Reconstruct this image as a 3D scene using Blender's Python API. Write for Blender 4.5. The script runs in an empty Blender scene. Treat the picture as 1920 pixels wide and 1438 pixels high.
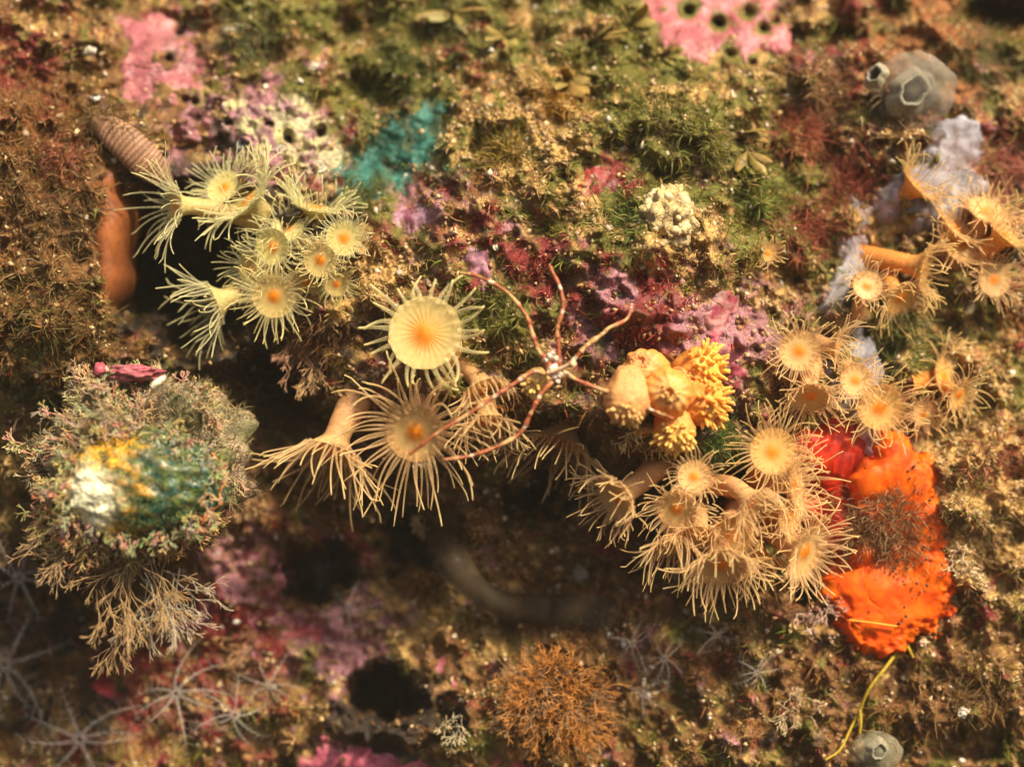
import bpy, math, random
import numpy as np
from mathutils import Vector, Matrix

# ---------------------------------------------------------------- camera, sky, sun, exposure
# one unit is about 7 mm (a polyp disc is a little over 1 unit wide); x right, y away from the camera, z up
sc = bpy.context.scene
sc.unit_settings.system = 'METRIC'
sc.unit_settings.scale_length = 0.007
D = 30.0
cam = bpy.data.cameras.new('camera'); camo = bpy.data.objects.new('camera', cam)
sc.collection.objects.link(camo); sc.camera = camo
camo.location = (0, -D, 0); camo.rotation_euler = (math.pi/2, 0, 0)
cam.sensor_width = 36; cam.lens = 36*D/19.2
cam.clip_start = 0.1; cam.clip_end = 2000
cam.dof.use_dof = True; cam.dof.focus_distance = D-1.5; cam.dof.aperture_fstop = 0.06
SUN = Vector((0.60, -0.84, 0.98)).normalized()
w = bpy.data.worlds.new('World'); sc.world = w; w.use_nodes = True
nt = w.node_tree; bg = nt.nodes['Background']
sky = nt.nodes.new('ShaderNodeTexSky'); sky.sky_type = 'NISHITA'; sky.sun_disc = False
sky.sun_elevation = math.asin(SUN.z); sky.sun_rotation = math.atan2(SUN.x, SUN.y)
sky.air_density = 0.6; sky.dust_density = 4.0; sky.ozone_density = 0.3
nt.links.new(sky.outputs[0], bg.inputs[0]); bg.inputs[1].default_value = 0.10
sl = bpy.data.lights.new('sun', 'SUN'); sl.energy = 4.8; sl.angle = math.radians(6); sl.color = (1.0, 0.86, 0.66)
so = bpy.data.objects.new('sun', sl); sc.collection.objects.link(so)
so.rotation_euler = (-SUN).to_track_quat('-Z', 'Y').to_euler(); so.location = SUN*40
sc.view_settings.view_transform = 'Standard'; sc.view_settings.look = 'None'
sc.view_settings.exposure = 0.8; sc.view_settings.gamma = 1.0; sc.view_settings.use_curve_mapping = False
sc.cycles.use_denoising = True
sc.cycles.max_bounces = 8; sc.cycles.transparent_max_bounces = 16
sc.cycles.caustics_reflective = False; sc.cycles.caustics_refractive = False

rnd = random.Random(7); rng = np.random.default_rng(7)
COL = sc.collection

# ---------------------------------------------------------------- helpers: noise, pixels, meshes
_perm = np.random.default_rng(3).permutation(256); _perm = np.concatenate([_perm, _perm, _perm])
_g = np.random.default_rng(5).normal(size=(256, 3)); _g /= np.linalg.norm(_g, axis=1)[:, None]
def perlin(x, y, z=0.0):
    x = np.asarray(x, float); y = np.asarray(y, float); z = np.zeros_like(x)+z
    xi = np.floor(x).astype(int); yi = np.floor(y).astype(int); zi = np.floor(z).astype(int)
    xf = x-xi; yf = y-yi; zf = z-zi
    f = lambda t: t*t*t*(t*(t*6-15)+10)
    u, v, ww = f(xf), f(yf), f(zf); r = 0
    for a in (0, 1):
        for b in (0, 1):
            for c in (0, 1):
                h = _perm[_perm[_perm[(xi+a) & 255]+((yi+b) & 255)]+((zi+c) & 255)]
                g = _g[h]
                d = g[..., 0]*(xf-a)+g[..., 1]*(yf-b)+g[..., 2]*(zf-c)
                r = r+d*(u if a else 1-u)*(v if b else 1-v)*(ww if c else 1-ww)
    return r*1.6
def fbm(x, y, z=0.0, o=4, g=0.5):
    s = 0; a = 1.0
    for k in range(o):
        s = s+a*perlin(x*2**k+17.3*k, y*2**k+5.1*k, z+k*9.7); a *= g
    return s
def sstep(a, b, x):
    t = np.clip((x-a)/(b-a), 0, 1); return t*t*(3-2*t)
def at(u, v, Y):
    k = (D+Y)/D
    return Vector(((u-960)/100*k, Y, (719-v)/100*k))
def at_np(u, v, Y):
    k = (D+Y)/D
    return np.stack([(u-960)/100*k, Y+0*u, (719-v)/100*k], -1)
def seg_sdf(u, v, poly):
    """signed distance to a polygon in pixels, positive inside"""
    d2 = np.full(np.shape(u), 1e12); ins = np.zeros(np.shape(u), bool); n = len(poly)
    for i in range(n):
        ax, ay = poly[i]; bx, by = poly[(i+1) % n]
        ex, ey = bx-ax, by-ay; wx, wy = u-ax, v-ay
        t = np.clip((wx*ex+wy*ey)/(ex*ex+ey*ey+1e-9), 0, 1)
        d2 = np.minimum(d2, (wx-ex*t)**2+(wy-ey*t)**2)
        c = (ay > v) != (by > v)
        xs = ax+(v-ay)/(by-ay if by != ay else 1e-9)*ex
        ins ^= c & (u < xs)
    d = np.sqrt(d2); return np.where(ins, d, -d)

def mesh_np(name, verts, quads=None, tris=None, col=None, smooth=True):
    me = bpy.data.meshes.new(name)
    nq = 0 if quads is None else len(quads); n3 = 0 if tris is None else len(tris)
    me.vertices.add(len(verts)); me.vertices.foreach_set('co', np.asarray(verts, np.float32).ravel())
    loops = []; starts = []
    if nq: loops.append(np.asarray(quads).ravel()); starts.append(np.arange(nq)*4)
    if n3: loops.append(np.asarray(tris).ravel()); starts.append(nq*4+np.arange(n3)*3)
    lp = np.concatenate(loops).astype(np.int32)
    me.loops.add(len(lp)); me.loops.foreach_set('vertex_index', lp)
    me.polygons.add(nq+n3); me.polygons.foreach_set('loop_start', np.concatenate(starts).astype(np.int32))
    me.polygons.foreach_set('use_smooth', np.full(nq+n3, smooth))
    me.update(calc_edges=True)
    if col is not None:
        c = np.ones((len(verts), 4), np.float32); col = np.asarray(col, np.float32); c[:, :col.shape[1]] = col
        a = me.color_attributes.new('Col', 'FLOAT_COLOR', 'POINT'); a.data.foreach_set('color', c.ravel())
    return me
class MB:
    """collects grids, tubes and blobs for ONE mesh object"""
    def __init__(s): s.v = []; s.q = []; s.t = []; s.c = []; s.n = 0
    def add(s, v, q, t, c):
        v = np.asarray(v, float); k = len(v); c = np.asarray(c, float)
        if c.ndim == 1: c = np.tile(c, (k, 1))
        if c.shape[1] == 3: c = np.hstack([c, np.ones((k, 1))])
        s.v.append(v); s.c.append(c)
        if q is not None and len(q): s.q.append(np.asarray(q)+s.n)
        if t is not None and len(t): s.t.append(np.asarray(t)+s.n)
        s.n += k
    def build(s, name, mat, parent=None, smooth=True):
        me = mesh_np(name, np.concatenate(s.v), np.concatenate(s.q) if s.q else None,
                     np.concatenate(s.t) if s.t else None, np.concatenate(s.c), smooth)
        me.materials.append(M[mat])
        o = bpy.data.objects.new(name, me); COL.objects.link(o)
        if parent: o.parent = parent; o.matrix_parent_inverse = Matrix.Translation(-parent.location)
        return o
def frames(P):
    P = np.asarray(P, float); T = np.gradient(P, axis=0); T /= np.linalg.norm(T, axis=1)[:, None]+1e-9
    a = np.array([0.31, 0.2, 0.93]);
    if abs(T[0]@a) > .95: a = np.array([1., 0, 0])
    N = np.zeros_like(P); n = a-T[0]*(a@T[0]); N[0] = n/np.linalg.norm(n)
    for i in range(1, len(P)):
        n = N[i-1]-T[i]*(N[i-1]@T[i]); N[i] = n/(np.linalg.norm(n)+1e-9)
    return T, N, np.cross(T, N)
def tube(mb, P, R, C, sides=6, cap=True, lobes=0, lob=0.0):
    P = np.asarray(P, float); n = len(P); R = np.zeros(n)+R; C = np.asarray(C, float)
    if C.ndim == 1: C = np.tile(C, (n, 1))
    T, N, B = frames(P); a = np.arange(sides)/sides*2*math.pi
    lb = np.zeros(n)+lob
    rr = R[:, None]*(1+lb[:, None]*np.cos(lobes*a)[None])
    V = P[:, None]+rr[..., None]*(np.cos(a)[None, :, None]*N[:, None]+np.sin(a)[None, :, None]*B[:, None])
    V = V.reshape(-1, 3); i, j = np.meshgrid(np.arange(n-1), np.arange(sides), indexing='ij')
    A = i*sides+j; Bq = i*sides+(j+1) % sides
    q = np.stack([A, Bq, Bq+sides, A+sides], -1).reshape(-1, 4)
    cc = np.repeat(C, sides, 0); t = []
    if cap:
        V = np.vstack([V, P[-1]+T[-1]*R[-1]*.6]); cc = np.vstack([cc, C[-1]]); k = len(V)-1
        t = [((n-1)*sides+j, (n-1)*sides+(j+1) % sides, k) for j in range(sides)]
    mb.add(V, q, t, cc)
def spline(pts, m):
    P = np.asarray(pts, float); n = len(P); out = []
    Q = np.vstack([2*P[0]-P[1], P, 2*P[-1]-P[-2]])
    for x in np.linspace(0, n-1, m):
        i = min(int(x), n-2); t = x-i; a, b, c, d = Q[i], Q[i+1], Q[i+2], Q[i+3]
        out.append(.5*((2*b)+(-a+c)*t+(2*a-5*b+4*c-d)*t*t+(-a+3*b-3*c+d)*t**3))
    return np.array(out)
def sphere_grid(nu, nv):
    th = np.linspace(0, math.pi, nv); ph = np.arange(nu)/nu*2*math.pi
    T, Pp = np.meshgrid(th, ph, indexing='ij')
    d = np.stack([np.sin(T)*np.cos(Pp), np.sin(T)*np.sin(Pp), np.cos(T)], -1)
    i, j = np.meshgrid(np.arange(nv-1), np.arange(nu), indexing='ij')
    A = i*nu+j; B = i*nu+(j+1) % nu
    return d.reshape(-1, 3), np.stack([A, A+nu, B+nu, B], -1).reshape(-1, 4)
def blob(mb, c, r, col, amp=.15, fr=1.5, nu=24, nv=16, seed=0, col2=None, rot=None, fine=0.0):
    d, q = sphere_grid(nu, nv); r = np.zeros(3)+r
    k = 1+amp*fbm(d[:, 0]*fr+seed*7.1, d[:, 1]*fr, d[:, 2]*fr+seed, 3)
    if fine: k = k+fine*perlin(d[:, 0]*8+seed, d[:, 1]*8, d[:, 2]*8)
    V = d*r*k[:, None]
    if rot is not None: V = V@np.array(rot.to_3x3()).T
    V = V+np.array(c)
    m = sstep(-.25, .35, fbm(d[:, 0]*2.3+seed, d[:, 1]*2.3, d[:, 2]*2.3+3*seed, 3))[:, None]
    cc = np.array(col)[None]*(1-m)+np.array(col if col2 is None else col2)[None]*m
    mb.add(V, q, None, cc)
def tag(o, label=None, cat=None, group=None, kind=None):
    if label: o['label'] = label
    if cat: o['category'] = cat
    if group: o['group'] = group
    if kind: o['kind'] = kind
    return o
def empty(name, loc):
    o = bpy.data.objects.new(name, None); COL.objects.link(o); o.location = loc; o.empty_display_size = .2
    o.matrix_world = Matrix.Translation(Vector(loc)); return o

# ---------------------------------------------------------------- materials
M = {}
def material(name, rough=.6, spec=.4, trans=0.0, alpha=1.0, nscale=30, namp=.35, bump=.3, bscale=40, bdist=.03, sss=0.0, coat=0.0, speck=0.0):
    m = bpy.data.materials.new(name); m.use_nodes = True; t = m.node_tree; N = t.nodes; L = t.links
    p = N['Principled BSDF']; out = N['Material Output']
    at_ = N.new('ShaderNodeAttribute'); at_.attribute_name = 'Col'
    tc = N.new('ShaderNodeTexCoord')
    n1 = N.new('ShaderNodeTexNoise'); n1.inputs['Scale'].default_value = nscale; n1.inputs['Detail'].default_value = 4
    L.new(tc.outputs['Object'], n1.inputs['Vector'])
    mr = N.new('ShaderNodeMapRange'); mr.inputs[1].default_value = .3; mr.inputs[2].default_value = .7
    mr.inputs[3].default_value = 1-namp; mr.inputs[4].default_value = 1+namp*.8
    L.new(n1.outputs['Fac'], mr.inputs[0])
    mx = N.new('ShaderNodeMix'); mx.data_type = 'RGBA'; mx.blend_type = 'MULTIPLY'; mx.inputs[0].default_value = 1
    L.new(at_.outputs['Color'], mx.inputs[6]); L.new(mr.outputs[0], mx.inputs[7])
    colout = mx.outputs[2]
    if speck:
        vo = N.new('ShaderNodeTexVoronoi'); vo.inputs['Scale'].default_value = 9
        L.new(tc.outputs['Object'], vo.inputs['Vector'])
        r2 = N.new('ShaderNodeMapRange'); r2.inputs[1].default_value = .10; r2.inputs[2].default_value = .05
        r2.inputs[3].default_value = 0; r2.inputs[4].default_value = speck
        L.new(vo.outputs['Distance'], r2.inputs[0])
        m2 = N.new('ShaderNodeMix'); m2.data_type = 'RGBA'; m2.inputs[7].default_value = (.62, .52, .36, 1)
        L.new(r2.outputs[0], m2.inputs[0]); L.new(colout, m2.inputs[6]); colout = m2.outputs[2]
    L.new(colout, p.inputs['Base Color'])
    p.inputs['Roughness'].default_value = rough; p.inputs['Specular IOR Level'].default_value = spec
    if coat: p.inputs['Coat Weight'].default_value = coat; p.inputs['Coat Roughness'].default_value = .12
    if sss:
        p.inputs['Subsurface Weight'].default_value = sss; p.inputs['Subsurface Radius'].default_value = (.25, .12, .05); p.inputs['Subsurface Scale'].default_value = .6
    if bump:
        n2 = N.new('ShaderNodeTexNoise'); n2.inputs['Scale'].default_value = bscale; n2.inputs['Detail'].default_value = 3
        L.new(tc.outputs['Object'], n2.inputs['Vector'])
        b = N.new('ShaderNodeBump'); b.inputs['Strength'].default_value = bump; b.inputs['Distance'].default_value = bdist
        L.new(n2.outputs['Fac'], b.inputs['Height']); L.new(b.outputs[0], p.inputs['Normal'])
    s = p.outputs[0]
    if trans:
        tr = N.new('ShaderNodeBsdfTranslucent'); L.new(colout, tr.inputs[0])
        a = N.new('ShaderNodeMixShader'); a.inputs[0].default_value = trans
        L.new(s, a.inputs[1]); L.new(tr.outputs[0], a.inputs[2]); s = a.outputs[0]
    if alpha < 1:
        tp = N.new('ShaderNodeBsdfTransparent'); a = N.new('ShaderNodeMixShader')
        mu = N.new('ShaderNodeMath'); mu.operation = 'MULTIPLY'; mu.inputs[1].default_value = alpha
        L.new(at_.outputs['Alpha'], mu.inputs[0]); L.new(mu.outputs[0], a.inputs[0])
        L.new(tp.outputs[0], a.inputs[1]); L.new(s, a.inputs[2]); s = a.outputs[0]
    L.new(s, out.inputs['Surface']); M[name] = m
material('rock', .65, .35, nscale=22, namp=.55, bump=.9, bscale=26, bdist=.05, speck=.8)
material('turf', .6, .3, trans=.35, nscale=8, namp=.25, bump=0)
material('grit', .7, .3, nscale=25, namp=.3, bump=0)
material('crust', .5, .4, nscale=14, namp=.35, bump=.35, bscale=30, bdist=.02)
material('flesh', .5, .3, trans=.3, nscale=24, namp=.28, bump=.5, bscale=22, bdist=.025, alpha=.97)
material('disc', .45, .35, trans=.35, nscale=10, namp=.12, bump=.1, bscale=20, bdist=.01)
material('tentacle', .35, .5, trans=.5, alpha=.9, nscale=20, namp=.1, bump=0)
material('sponge', .55, .25, trans=.25, nscale=9, namp=.22, bump=.35, bscale=30, bdist=.015)
material('shell', .42, .45, nscale=12, namp=.5, bump=.8, bscale=16, bdist=.04, coat=.12)
material('branch', .6, .3, trans=.3, nscale=20, namp=.25, bump=0)
material('jelly', .6, .2, trans=.5, alpha=.56, nscale=4, namp=.3, bump=.1, bscale=8, bdist=.03)
material('ghost', .4, .3, trans=.5, alpha=.20, nscale=12, namp=.2, bump=0)
material('leaf', .45, .4, trans=.4, nscale=10, namp=.25, bump=0)

# ---------------------------------------------------------------- the reef wall: depth control points (u, v, depth)
CP = np.array([
 (-300,-260,3.2),(200,-260,3.2),(960,-260,4),(1700,-260,4),(2220,-260,3.5),
 (0,0,1.4),(300,0,1.9),(640,0,2.1),(960,0,2.0),(1280,0,1.9),(1600,0,2.3),(1920,0,3),(-300,200,.6),(2220,250,1.6),
 (80,150,.4),(300,130,1.1),(600,150,1.1),(900,150,.8),(1200,150,.5),(1450,150,.9),(1700,170,.9),(1900,200,1.4),
 (60,300,-.3),(230,270,.1),(330,260,.5),(560,270,.3),(720,280,.9),(900,300,0),(1150,300,-.4),(1400,300,0),(1550,330,.8),(1750,330,.6),(1900,350,.8),
 (50,480,-.8),(150,480,-.7),(620,430,-.1),(760,430,-.3),(960,460,-1.0),(1200,430,-1.2),(1400,480,-.6),(1550,520,.4),(1700,500,.4),(1900,500,.6),
 (50,620,-.8),(200,650,-.3),(620,640,-.4),(800,640,-1.1),(1000,640,-1.6),(1200,640,-1.6),(1380,640,-1.1),(1550,660,-.1),(1700,660,.3),(1900,680,.6),
 (560,760,.2),(700,740,-.8),(1000,750,-1.5),(1200,800,-1.5),(1360,820,-1.1),(1480,830,-.6),(1620,850,-.3),(1750,900,-.2),(1900,900,.2),
 (700,1000,-.4),(1000,1000,-.7),(1250,1000,-.6),(600,1150,.4),(900,1150,.1),(1200,1150,.1),(1450,1100,-.2),(600,1380,.8),(960,1400,.5),(1300,1380,.1),
 (1700,1150,0),(1900,1150,.1),(1650,1400,-.1),(1900,1400,.2),(50,1000,.7),(250,950,.4),(450,950,.5),(50,1250,1.2),(250,1250,.9),(450,1250,.4),(50,1420,1.1),(300,1420,1.1),
 (0,1690,1.6),(960,1690,1.3),(1920,1690,.8),(-300,720,0),(2220,720,.7),(-300,1690,1.5),(2220,1690,.8),(2220,1200,.2),(-300,1200,.8)], float)
def tps_fit(c):
    p = c[:, :2]/500; n = len(p)
    r2 = ((p[:, None]-p[None])**2).sum(-1); K = .5*r2*np.log(r2+1e-12)+np.eye(n)*1e-3
    A = np.zeros((n+3, n+3)); A[:n, :n] = K; A[:n, n] = 1; A[:n, n+1:] = p; A[n, :n] = 1; A[n+1:, :n] = p.T
    return p, np.linalg.solve(A, np.concatenate([c[:, 2], [0, 0, 0]]))
_tp, _tw = tps_fit(CP)
def tps(u, v):
    x = u/500; y = v/500; n = len(_tp); r = _tw[n]+_tw[n+1]*x+_tw[n+2]*y
    for k in range(n):
        r2 = (x-_tp[k, 0])**2+(y-_tp[k, 1])**2; r = r+_tw[k]*.5*r2*np.log(r2+1e-12)
    return r
LIPU = [-400, 440, 500, 580, 650, 760, 900, 1000, 1100, 1150, 1250, 1350, 1420, 1520, 1600, 2400]
LIPV = [720, 690, 700, 735, 750, 745, 760, 775, 805, 835, 850, 862, 855, 855, 900, 920]
HOLES = [(345,500,150,178,5.0),(235,470,60,110,2.0),(725,1300,75,62,3.0),(592,1075,72,66,2.6),(1010,945,95,50,1.6),(760,1015,75,62,1.6),(1880,30,90,45,2.2),
 (505,690,60,40,1.4),(1500,1112,40,28,1.0),(80,1180,170,120,1.6),(840,1330,40,30,.8),(560,780,60,60,1.2),(1260,930,120,70,.8),(700,170,70,45,1.0),(900,280,30,25,.4),
 (1245,330,35,25,.5),(1560,640,30,25,.4),(1720,280,40,25,.4),(1560,70,70,30,.9),(1010,1370,30,40,.7),(1830,1390,90,45,.9),(620,190,30,18,.4)]
PITS = [(337,60,11),(317,110,8),(1403,22,13),(1432,52,11),(1455,37,9),(1348,42,14),(1371,101,10),(1412,118,7),(1291,20,12),(365,190,9),(347,186,8),(600,250,10),(505,235,9),(540,262,9),(430,232,8)]
CRUSTS = {  # outlines of the smooth crusts, in pixels
 'pinkA': [(228,25),(262,14),(300,26),(338,48),(352,80),(375,95),(388,115),(380,150),(392,188),(385,208),(362,200),(345,205),(310,212),(275,205),(250,212),(238,190),(222,165),(212,120),(232,90),(220,55)],
 'pinkB': [(1195,-60),(1300,-70),(1440,-60),(1468,0),(1472,40),(1478,90),(1462,108),(1440,104),(1425,125),(1380,120),(1345,105),(1330,130),(1285,118),(1250,100),(1235,70),(1200,40)],
 'pinkC': [(1330,545),(1360,535),(1385,560),(1380,600),(1360,625),(1400,665),(1408,700),(1390,735),(1370,725),(1345,690),(1335,640),(1310,610),(1315,575)],
 'pinkD': [(806,1222),(850,1214),(862,1222),(862,1280),(858,1312),(846,1312),(825,1285),(815,1255)],
 'pinkE': [(590,1392),(640,1385),(700,1400),(760,1408),(800,1395),(815,1440),(800,1500),(580,1500),(555,1430)],
 'pinkF': [(905,1420),(930,1392),(960,1388),(985,1410),(990,1445),(960,1490),(900,1490)],
 'lilacA': [(845,470),(880,455),(930,452),(940,470),(925,500),(915,560),(895,590),(880,560),(890,520),(860,505),(848,490)],
 'lilacB': [(735,385),(765,372),(800,385),(812,410),(790,440),(750,435),(730,415)],
 'redA': [(620,1195),(580,1205),(520,1215),(490,1200),(520,1180),(560,1160),(610,1165)],
 'redB': [(1095,310),(1130,300),(1170,315),(1165,350),(1130,385),(1100,370),(1080,345)]}
ORANGE = [(1535,1050),(1570,1035),(1600,985),(1585,930),(1592,870),(1632,815),(1668,808),(1705,828),(1735,850),(1768,905),(1758,960),(1778,1040),(1790,1100),(1782,1160),(1745,1190),(1712,1180),(1685,1200),(1665,1232),(1610,1230),(1588,1195),(1562,1160),(1545,1105)]
REDSP = [(1500,800),(1560,780),(1610,800),(1632,850),(1600,900),(1595,960),(1605,1010),(1560,1040),(1520,1010),(1500,950),(1485,880)]
TEAL = [(628,345),(650,290),(700,255),(745,215),(790,178),(845,170),(850,225),(822,268),(800,300),(790,335),(750,362),(690,375),(645,370)]
CHALK = [(415,215),(450,190),(500,180),(545,168),(590,190),(610,225),(640,250),(650,290),(640,320),(600,330),(560,325),(510,300),(470,290),(430,260)]

RIBP = [(176,236),(210,232),(255,258),(290,290),(318,330),(308,348),(262,332),(222,300),(190,265)]
STEP = 3.4
gu = np.arange(-300, 2221, STEP); gv = np.arange(-260, 1695, STEP)
U, V = np.meshgrid(gu, gv)
smoothmask = np.zeros_like(U)
for k, pl in list(CRUSTS.items())+[('o', ORANGE), ('r', REDSP), ('t', TEAL), ('c', CHALK), ('s', RIBP)]:
    smoothmask = np.maximum(smoothmask, sstep(-12, 8, seg_sdf(U, V, pl)))
wu = U+26*fbm(U/120, V/120, 1.0, 3); wv = V+26*fbm(U/120, V/120, 5.0, 3)
Yb = tps(wu, wv)
lip = np.interp(wu, LIPU, LIPV)
stepamt = np.interp(wu+50*fbm(U/80, V/80, 15.0, 2), [-400, 0, 300, 520, 700, 1150, 1400, 1640, 2400], [.7, .8, .9, 1.3, 1.8, 1.8, 1.2, 0, 0])
Yb = Yb+stepamt*sstep(-25, 45, wv-lip)*(1-sstep(np.interp(wu, [0, 500, 800, 1100, 1500], [1290, 1240, 1080, 1060, 1000]), np.interp(wu, [0, 500, 800, 1100, 1500], [1500, 1430, 1330, 1280, 1220]), wv))
for (cu, cv, ru, rv, dp) in HOLES:
    uu = U+.28*ru*fbm(U/ru*1.3+cu, V/ru*1.3, 2.0, 3); vv = V+.28*rv*fbm(U/rv*1.3, V/rv*1.3+cv, 7.0, 3)
    r = np.sqrt(((uu-cu)/ru)**2+((vv-cv)/rv)**2)
    Yb = Yb+dp*(1-sstep(.55, 1.12, r))
Ysmooth = Yb.copy()
rid = 1-np.abs(perlin(U/95, V/95, 11.))*2
det = .55*fbm(U/190, V/190, 3.0, 3)-.30*rid+.36*fbm(U/62, V/62, 9.0, 3)+.18*fbm(U/24, V/24, 13.0, 2)+.055*perlin(U/9, V/9, 4.0)
knob = np.clip(perlin(U/30, V/30, 21.), 0, 1)**2*.6
Yg = Yb+(det-knob)*(1-.68*smoothmask)
for (cu, cv, r) in PITS:
    Yg = Yg+.55*(1-sstep(.6, 1.05, np.hypot(U-cu, V-cv)/r))
PTS = at_np(U, V, Yg)
dU = np.gradient(PTS, axis=1); dV = np.gradient(PTS, axis=0)
NRM = np.cross(dU, dV); NRM /= np.linalg.norm(NRM, axis=-1)[..., None]+1e-9
NRM *= np.where(NRM[..., 1:2] > 0, -1, 1)
PS_ = at_np(U, V, Ysmooth); NS = np.cross(np.gradient(PS_, axis=1), np.gradient(PS_, axis=0)); NS /= np.linalg.norm(NS, axis=-1)[..., None]+1e-9
NS *= np.where(NS[..., 1:2] > 0, -1, 1)
def gsample(A, u, v):
    x = np.clip((np.asarray(u, float)-gu[0])/STEP, 0, len(gu)-1.001); y = np.clip((np.asarray(v, float)-gv[0])/STEP, 0, len(gv)-1.001)
    i = x.astype(int); j = y.astype(int); fx = x-i; fy = y-j
    if A.ndim == 3: fx = fx[..., None]; fy = fy[..., None]
    return A[j, i]*(1-fx)*(1-fy)+A[j, i+1]*fx*(1-fy)+A[j+1, i]*(1-fx)*fy+A[j+1, i+1]*fx*fy
def ysurf(u, v): return float(gsample(Yg, np.array(u), np.array(v)))
def on(u, v, out=0.0):
    return at(u, v, ysurf(u, v)-out)
def nsurf(u, v): return Vector(gsample(NRM, np.array([u]), np.array([v]))[0]).normalized()

# colour families of the growth that covers the rock; 'dark' includes painted hollow shade
FAM = ['tan', 'olive', 'brown', 'maroon', 'lilac', 'chalk', 'teal', 'dark', 'rust']
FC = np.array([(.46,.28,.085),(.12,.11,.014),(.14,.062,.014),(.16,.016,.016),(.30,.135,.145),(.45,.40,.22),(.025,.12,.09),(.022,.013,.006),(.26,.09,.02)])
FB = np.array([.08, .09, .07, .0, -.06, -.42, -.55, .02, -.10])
ZONES = [('lilac',880,1050,120,.25),('tan',950,1100,140,.2),('maroon',1180,1080,110,.25),('lilac',700,1130,90,.25),('lilac',420,1120,150,.3),('maroon',250,1280,160,.3),('lilac',640,1180,110,.25),('maroon',900,480,120,.2),('lilac',1080,600,90,.2),('maroon',720,420,90,.25),('lilac',330,230,80,.25),('maroon',1270,560,90,.25),('lilac',1300,600,70,.2),('chalk',1270,90,50,.2),('olive',1100,110,330,.25),('olive',1250,220,190,.25),('olive',690,50,240,.25),('olive',950,560,110,.3),('olive',1430,370,90,.35),('olive',1700,600,150,.25),('olive',110,600,140,.2),('olive',840,620,80,.2),('olive',1230,390,60,.3),
 ('tan',1050,250,170,.3),('tan',1250,410,60,.5),('tan',1850,1000,180,.35),('tan',1350,150,110,.25),('tan',700,520,70,.4),('tan',760,1150,90,.35),('tan',1000,170,120,.3),('tan',1300,500,120,.2),('tan',1650,430,60,.4),
 ('brown',80,300,240,.4),('brown',80,500,200,.3),('brown',1650,1000,90,.5),('brown',1700,1320,260,.25),('brown',260,1100,250,.3),('brown',1000,1150,300,.3),('brown',1500,300,140,.25),('brown',700,900,250,.25),
 ('maroon',1150,330,60,.4),('maroon',890,110,60,.45),('maroon',1030,530,90,.4),('maroon',1180,600,100,.3),('maroon',60,160,120,.3),('maroon',1560,80,110,.2),('tan',1850,780,170,.2),('maroon',590,1060,110,.35),('maroon',430,1150,120,.4),('maroon',1880,300,100,.2),('rust',1740,60,120,.2),('maroon',660,300,50,.2),
 ('lilac',480,230,110,.45),('lilac',780,390,60,.4),('lilac',1150,540,70,.4),('lilac',1370,620,110,.35),('lilac',960,400,80,.3),('lilac',1250,260,60,.3),('lilac',440,1080,80,.3),('lilac',650,1210,90,.25),
 ('chalk',540,215,70,.75),('chalk',610,290,60,.7),('chalk',700,350,35,.5),('chalk',470,240,50,.3),
 ('teal',740,290,100,.7),('teal',600,60,80,.35),('teal',830,110,60,.35),('teal',640,330,60,.45),
 ('dark',390,490,190,.9),('dark',735,1310,100,.8),('dark',592,1075,80,.7),('dark',1010,930,90,.4),('dark',760,1010,90,.6),('dark',80,1200,180,.4),('dark',500,690,80,.5),  # dark zones paint the shade of the hollows into the rock colour
 ('rust',1020,180,70,.4),('rust',1545,270,40,.6),('rust',1800,60,150,.3),('rust',1450,460,60,.4),('rust',700,510,50,.3),('rust',1850,650,150,.2)]
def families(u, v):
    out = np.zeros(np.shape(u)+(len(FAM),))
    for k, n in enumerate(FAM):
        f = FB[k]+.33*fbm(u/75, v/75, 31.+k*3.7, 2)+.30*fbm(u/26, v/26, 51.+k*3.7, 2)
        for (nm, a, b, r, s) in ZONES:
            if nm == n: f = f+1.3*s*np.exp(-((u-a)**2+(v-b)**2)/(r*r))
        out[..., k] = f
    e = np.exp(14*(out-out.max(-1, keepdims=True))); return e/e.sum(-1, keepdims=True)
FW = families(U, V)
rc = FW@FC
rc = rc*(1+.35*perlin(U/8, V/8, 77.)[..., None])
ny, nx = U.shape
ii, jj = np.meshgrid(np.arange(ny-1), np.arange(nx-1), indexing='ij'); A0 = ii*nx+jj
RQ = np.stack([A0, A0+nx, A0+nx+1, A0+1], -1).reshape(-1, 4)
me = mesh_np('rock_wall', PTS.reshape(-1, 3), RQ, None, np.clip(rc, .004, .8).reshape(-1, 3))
me.materials.append(M['rock'])
rock = bpy.data.objects.new('rock_wall', me); COL.objects.link(rock)
tag(rock, 'mottled encrusted rock face of the reef with dark hollows', kind='structure')

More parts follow.
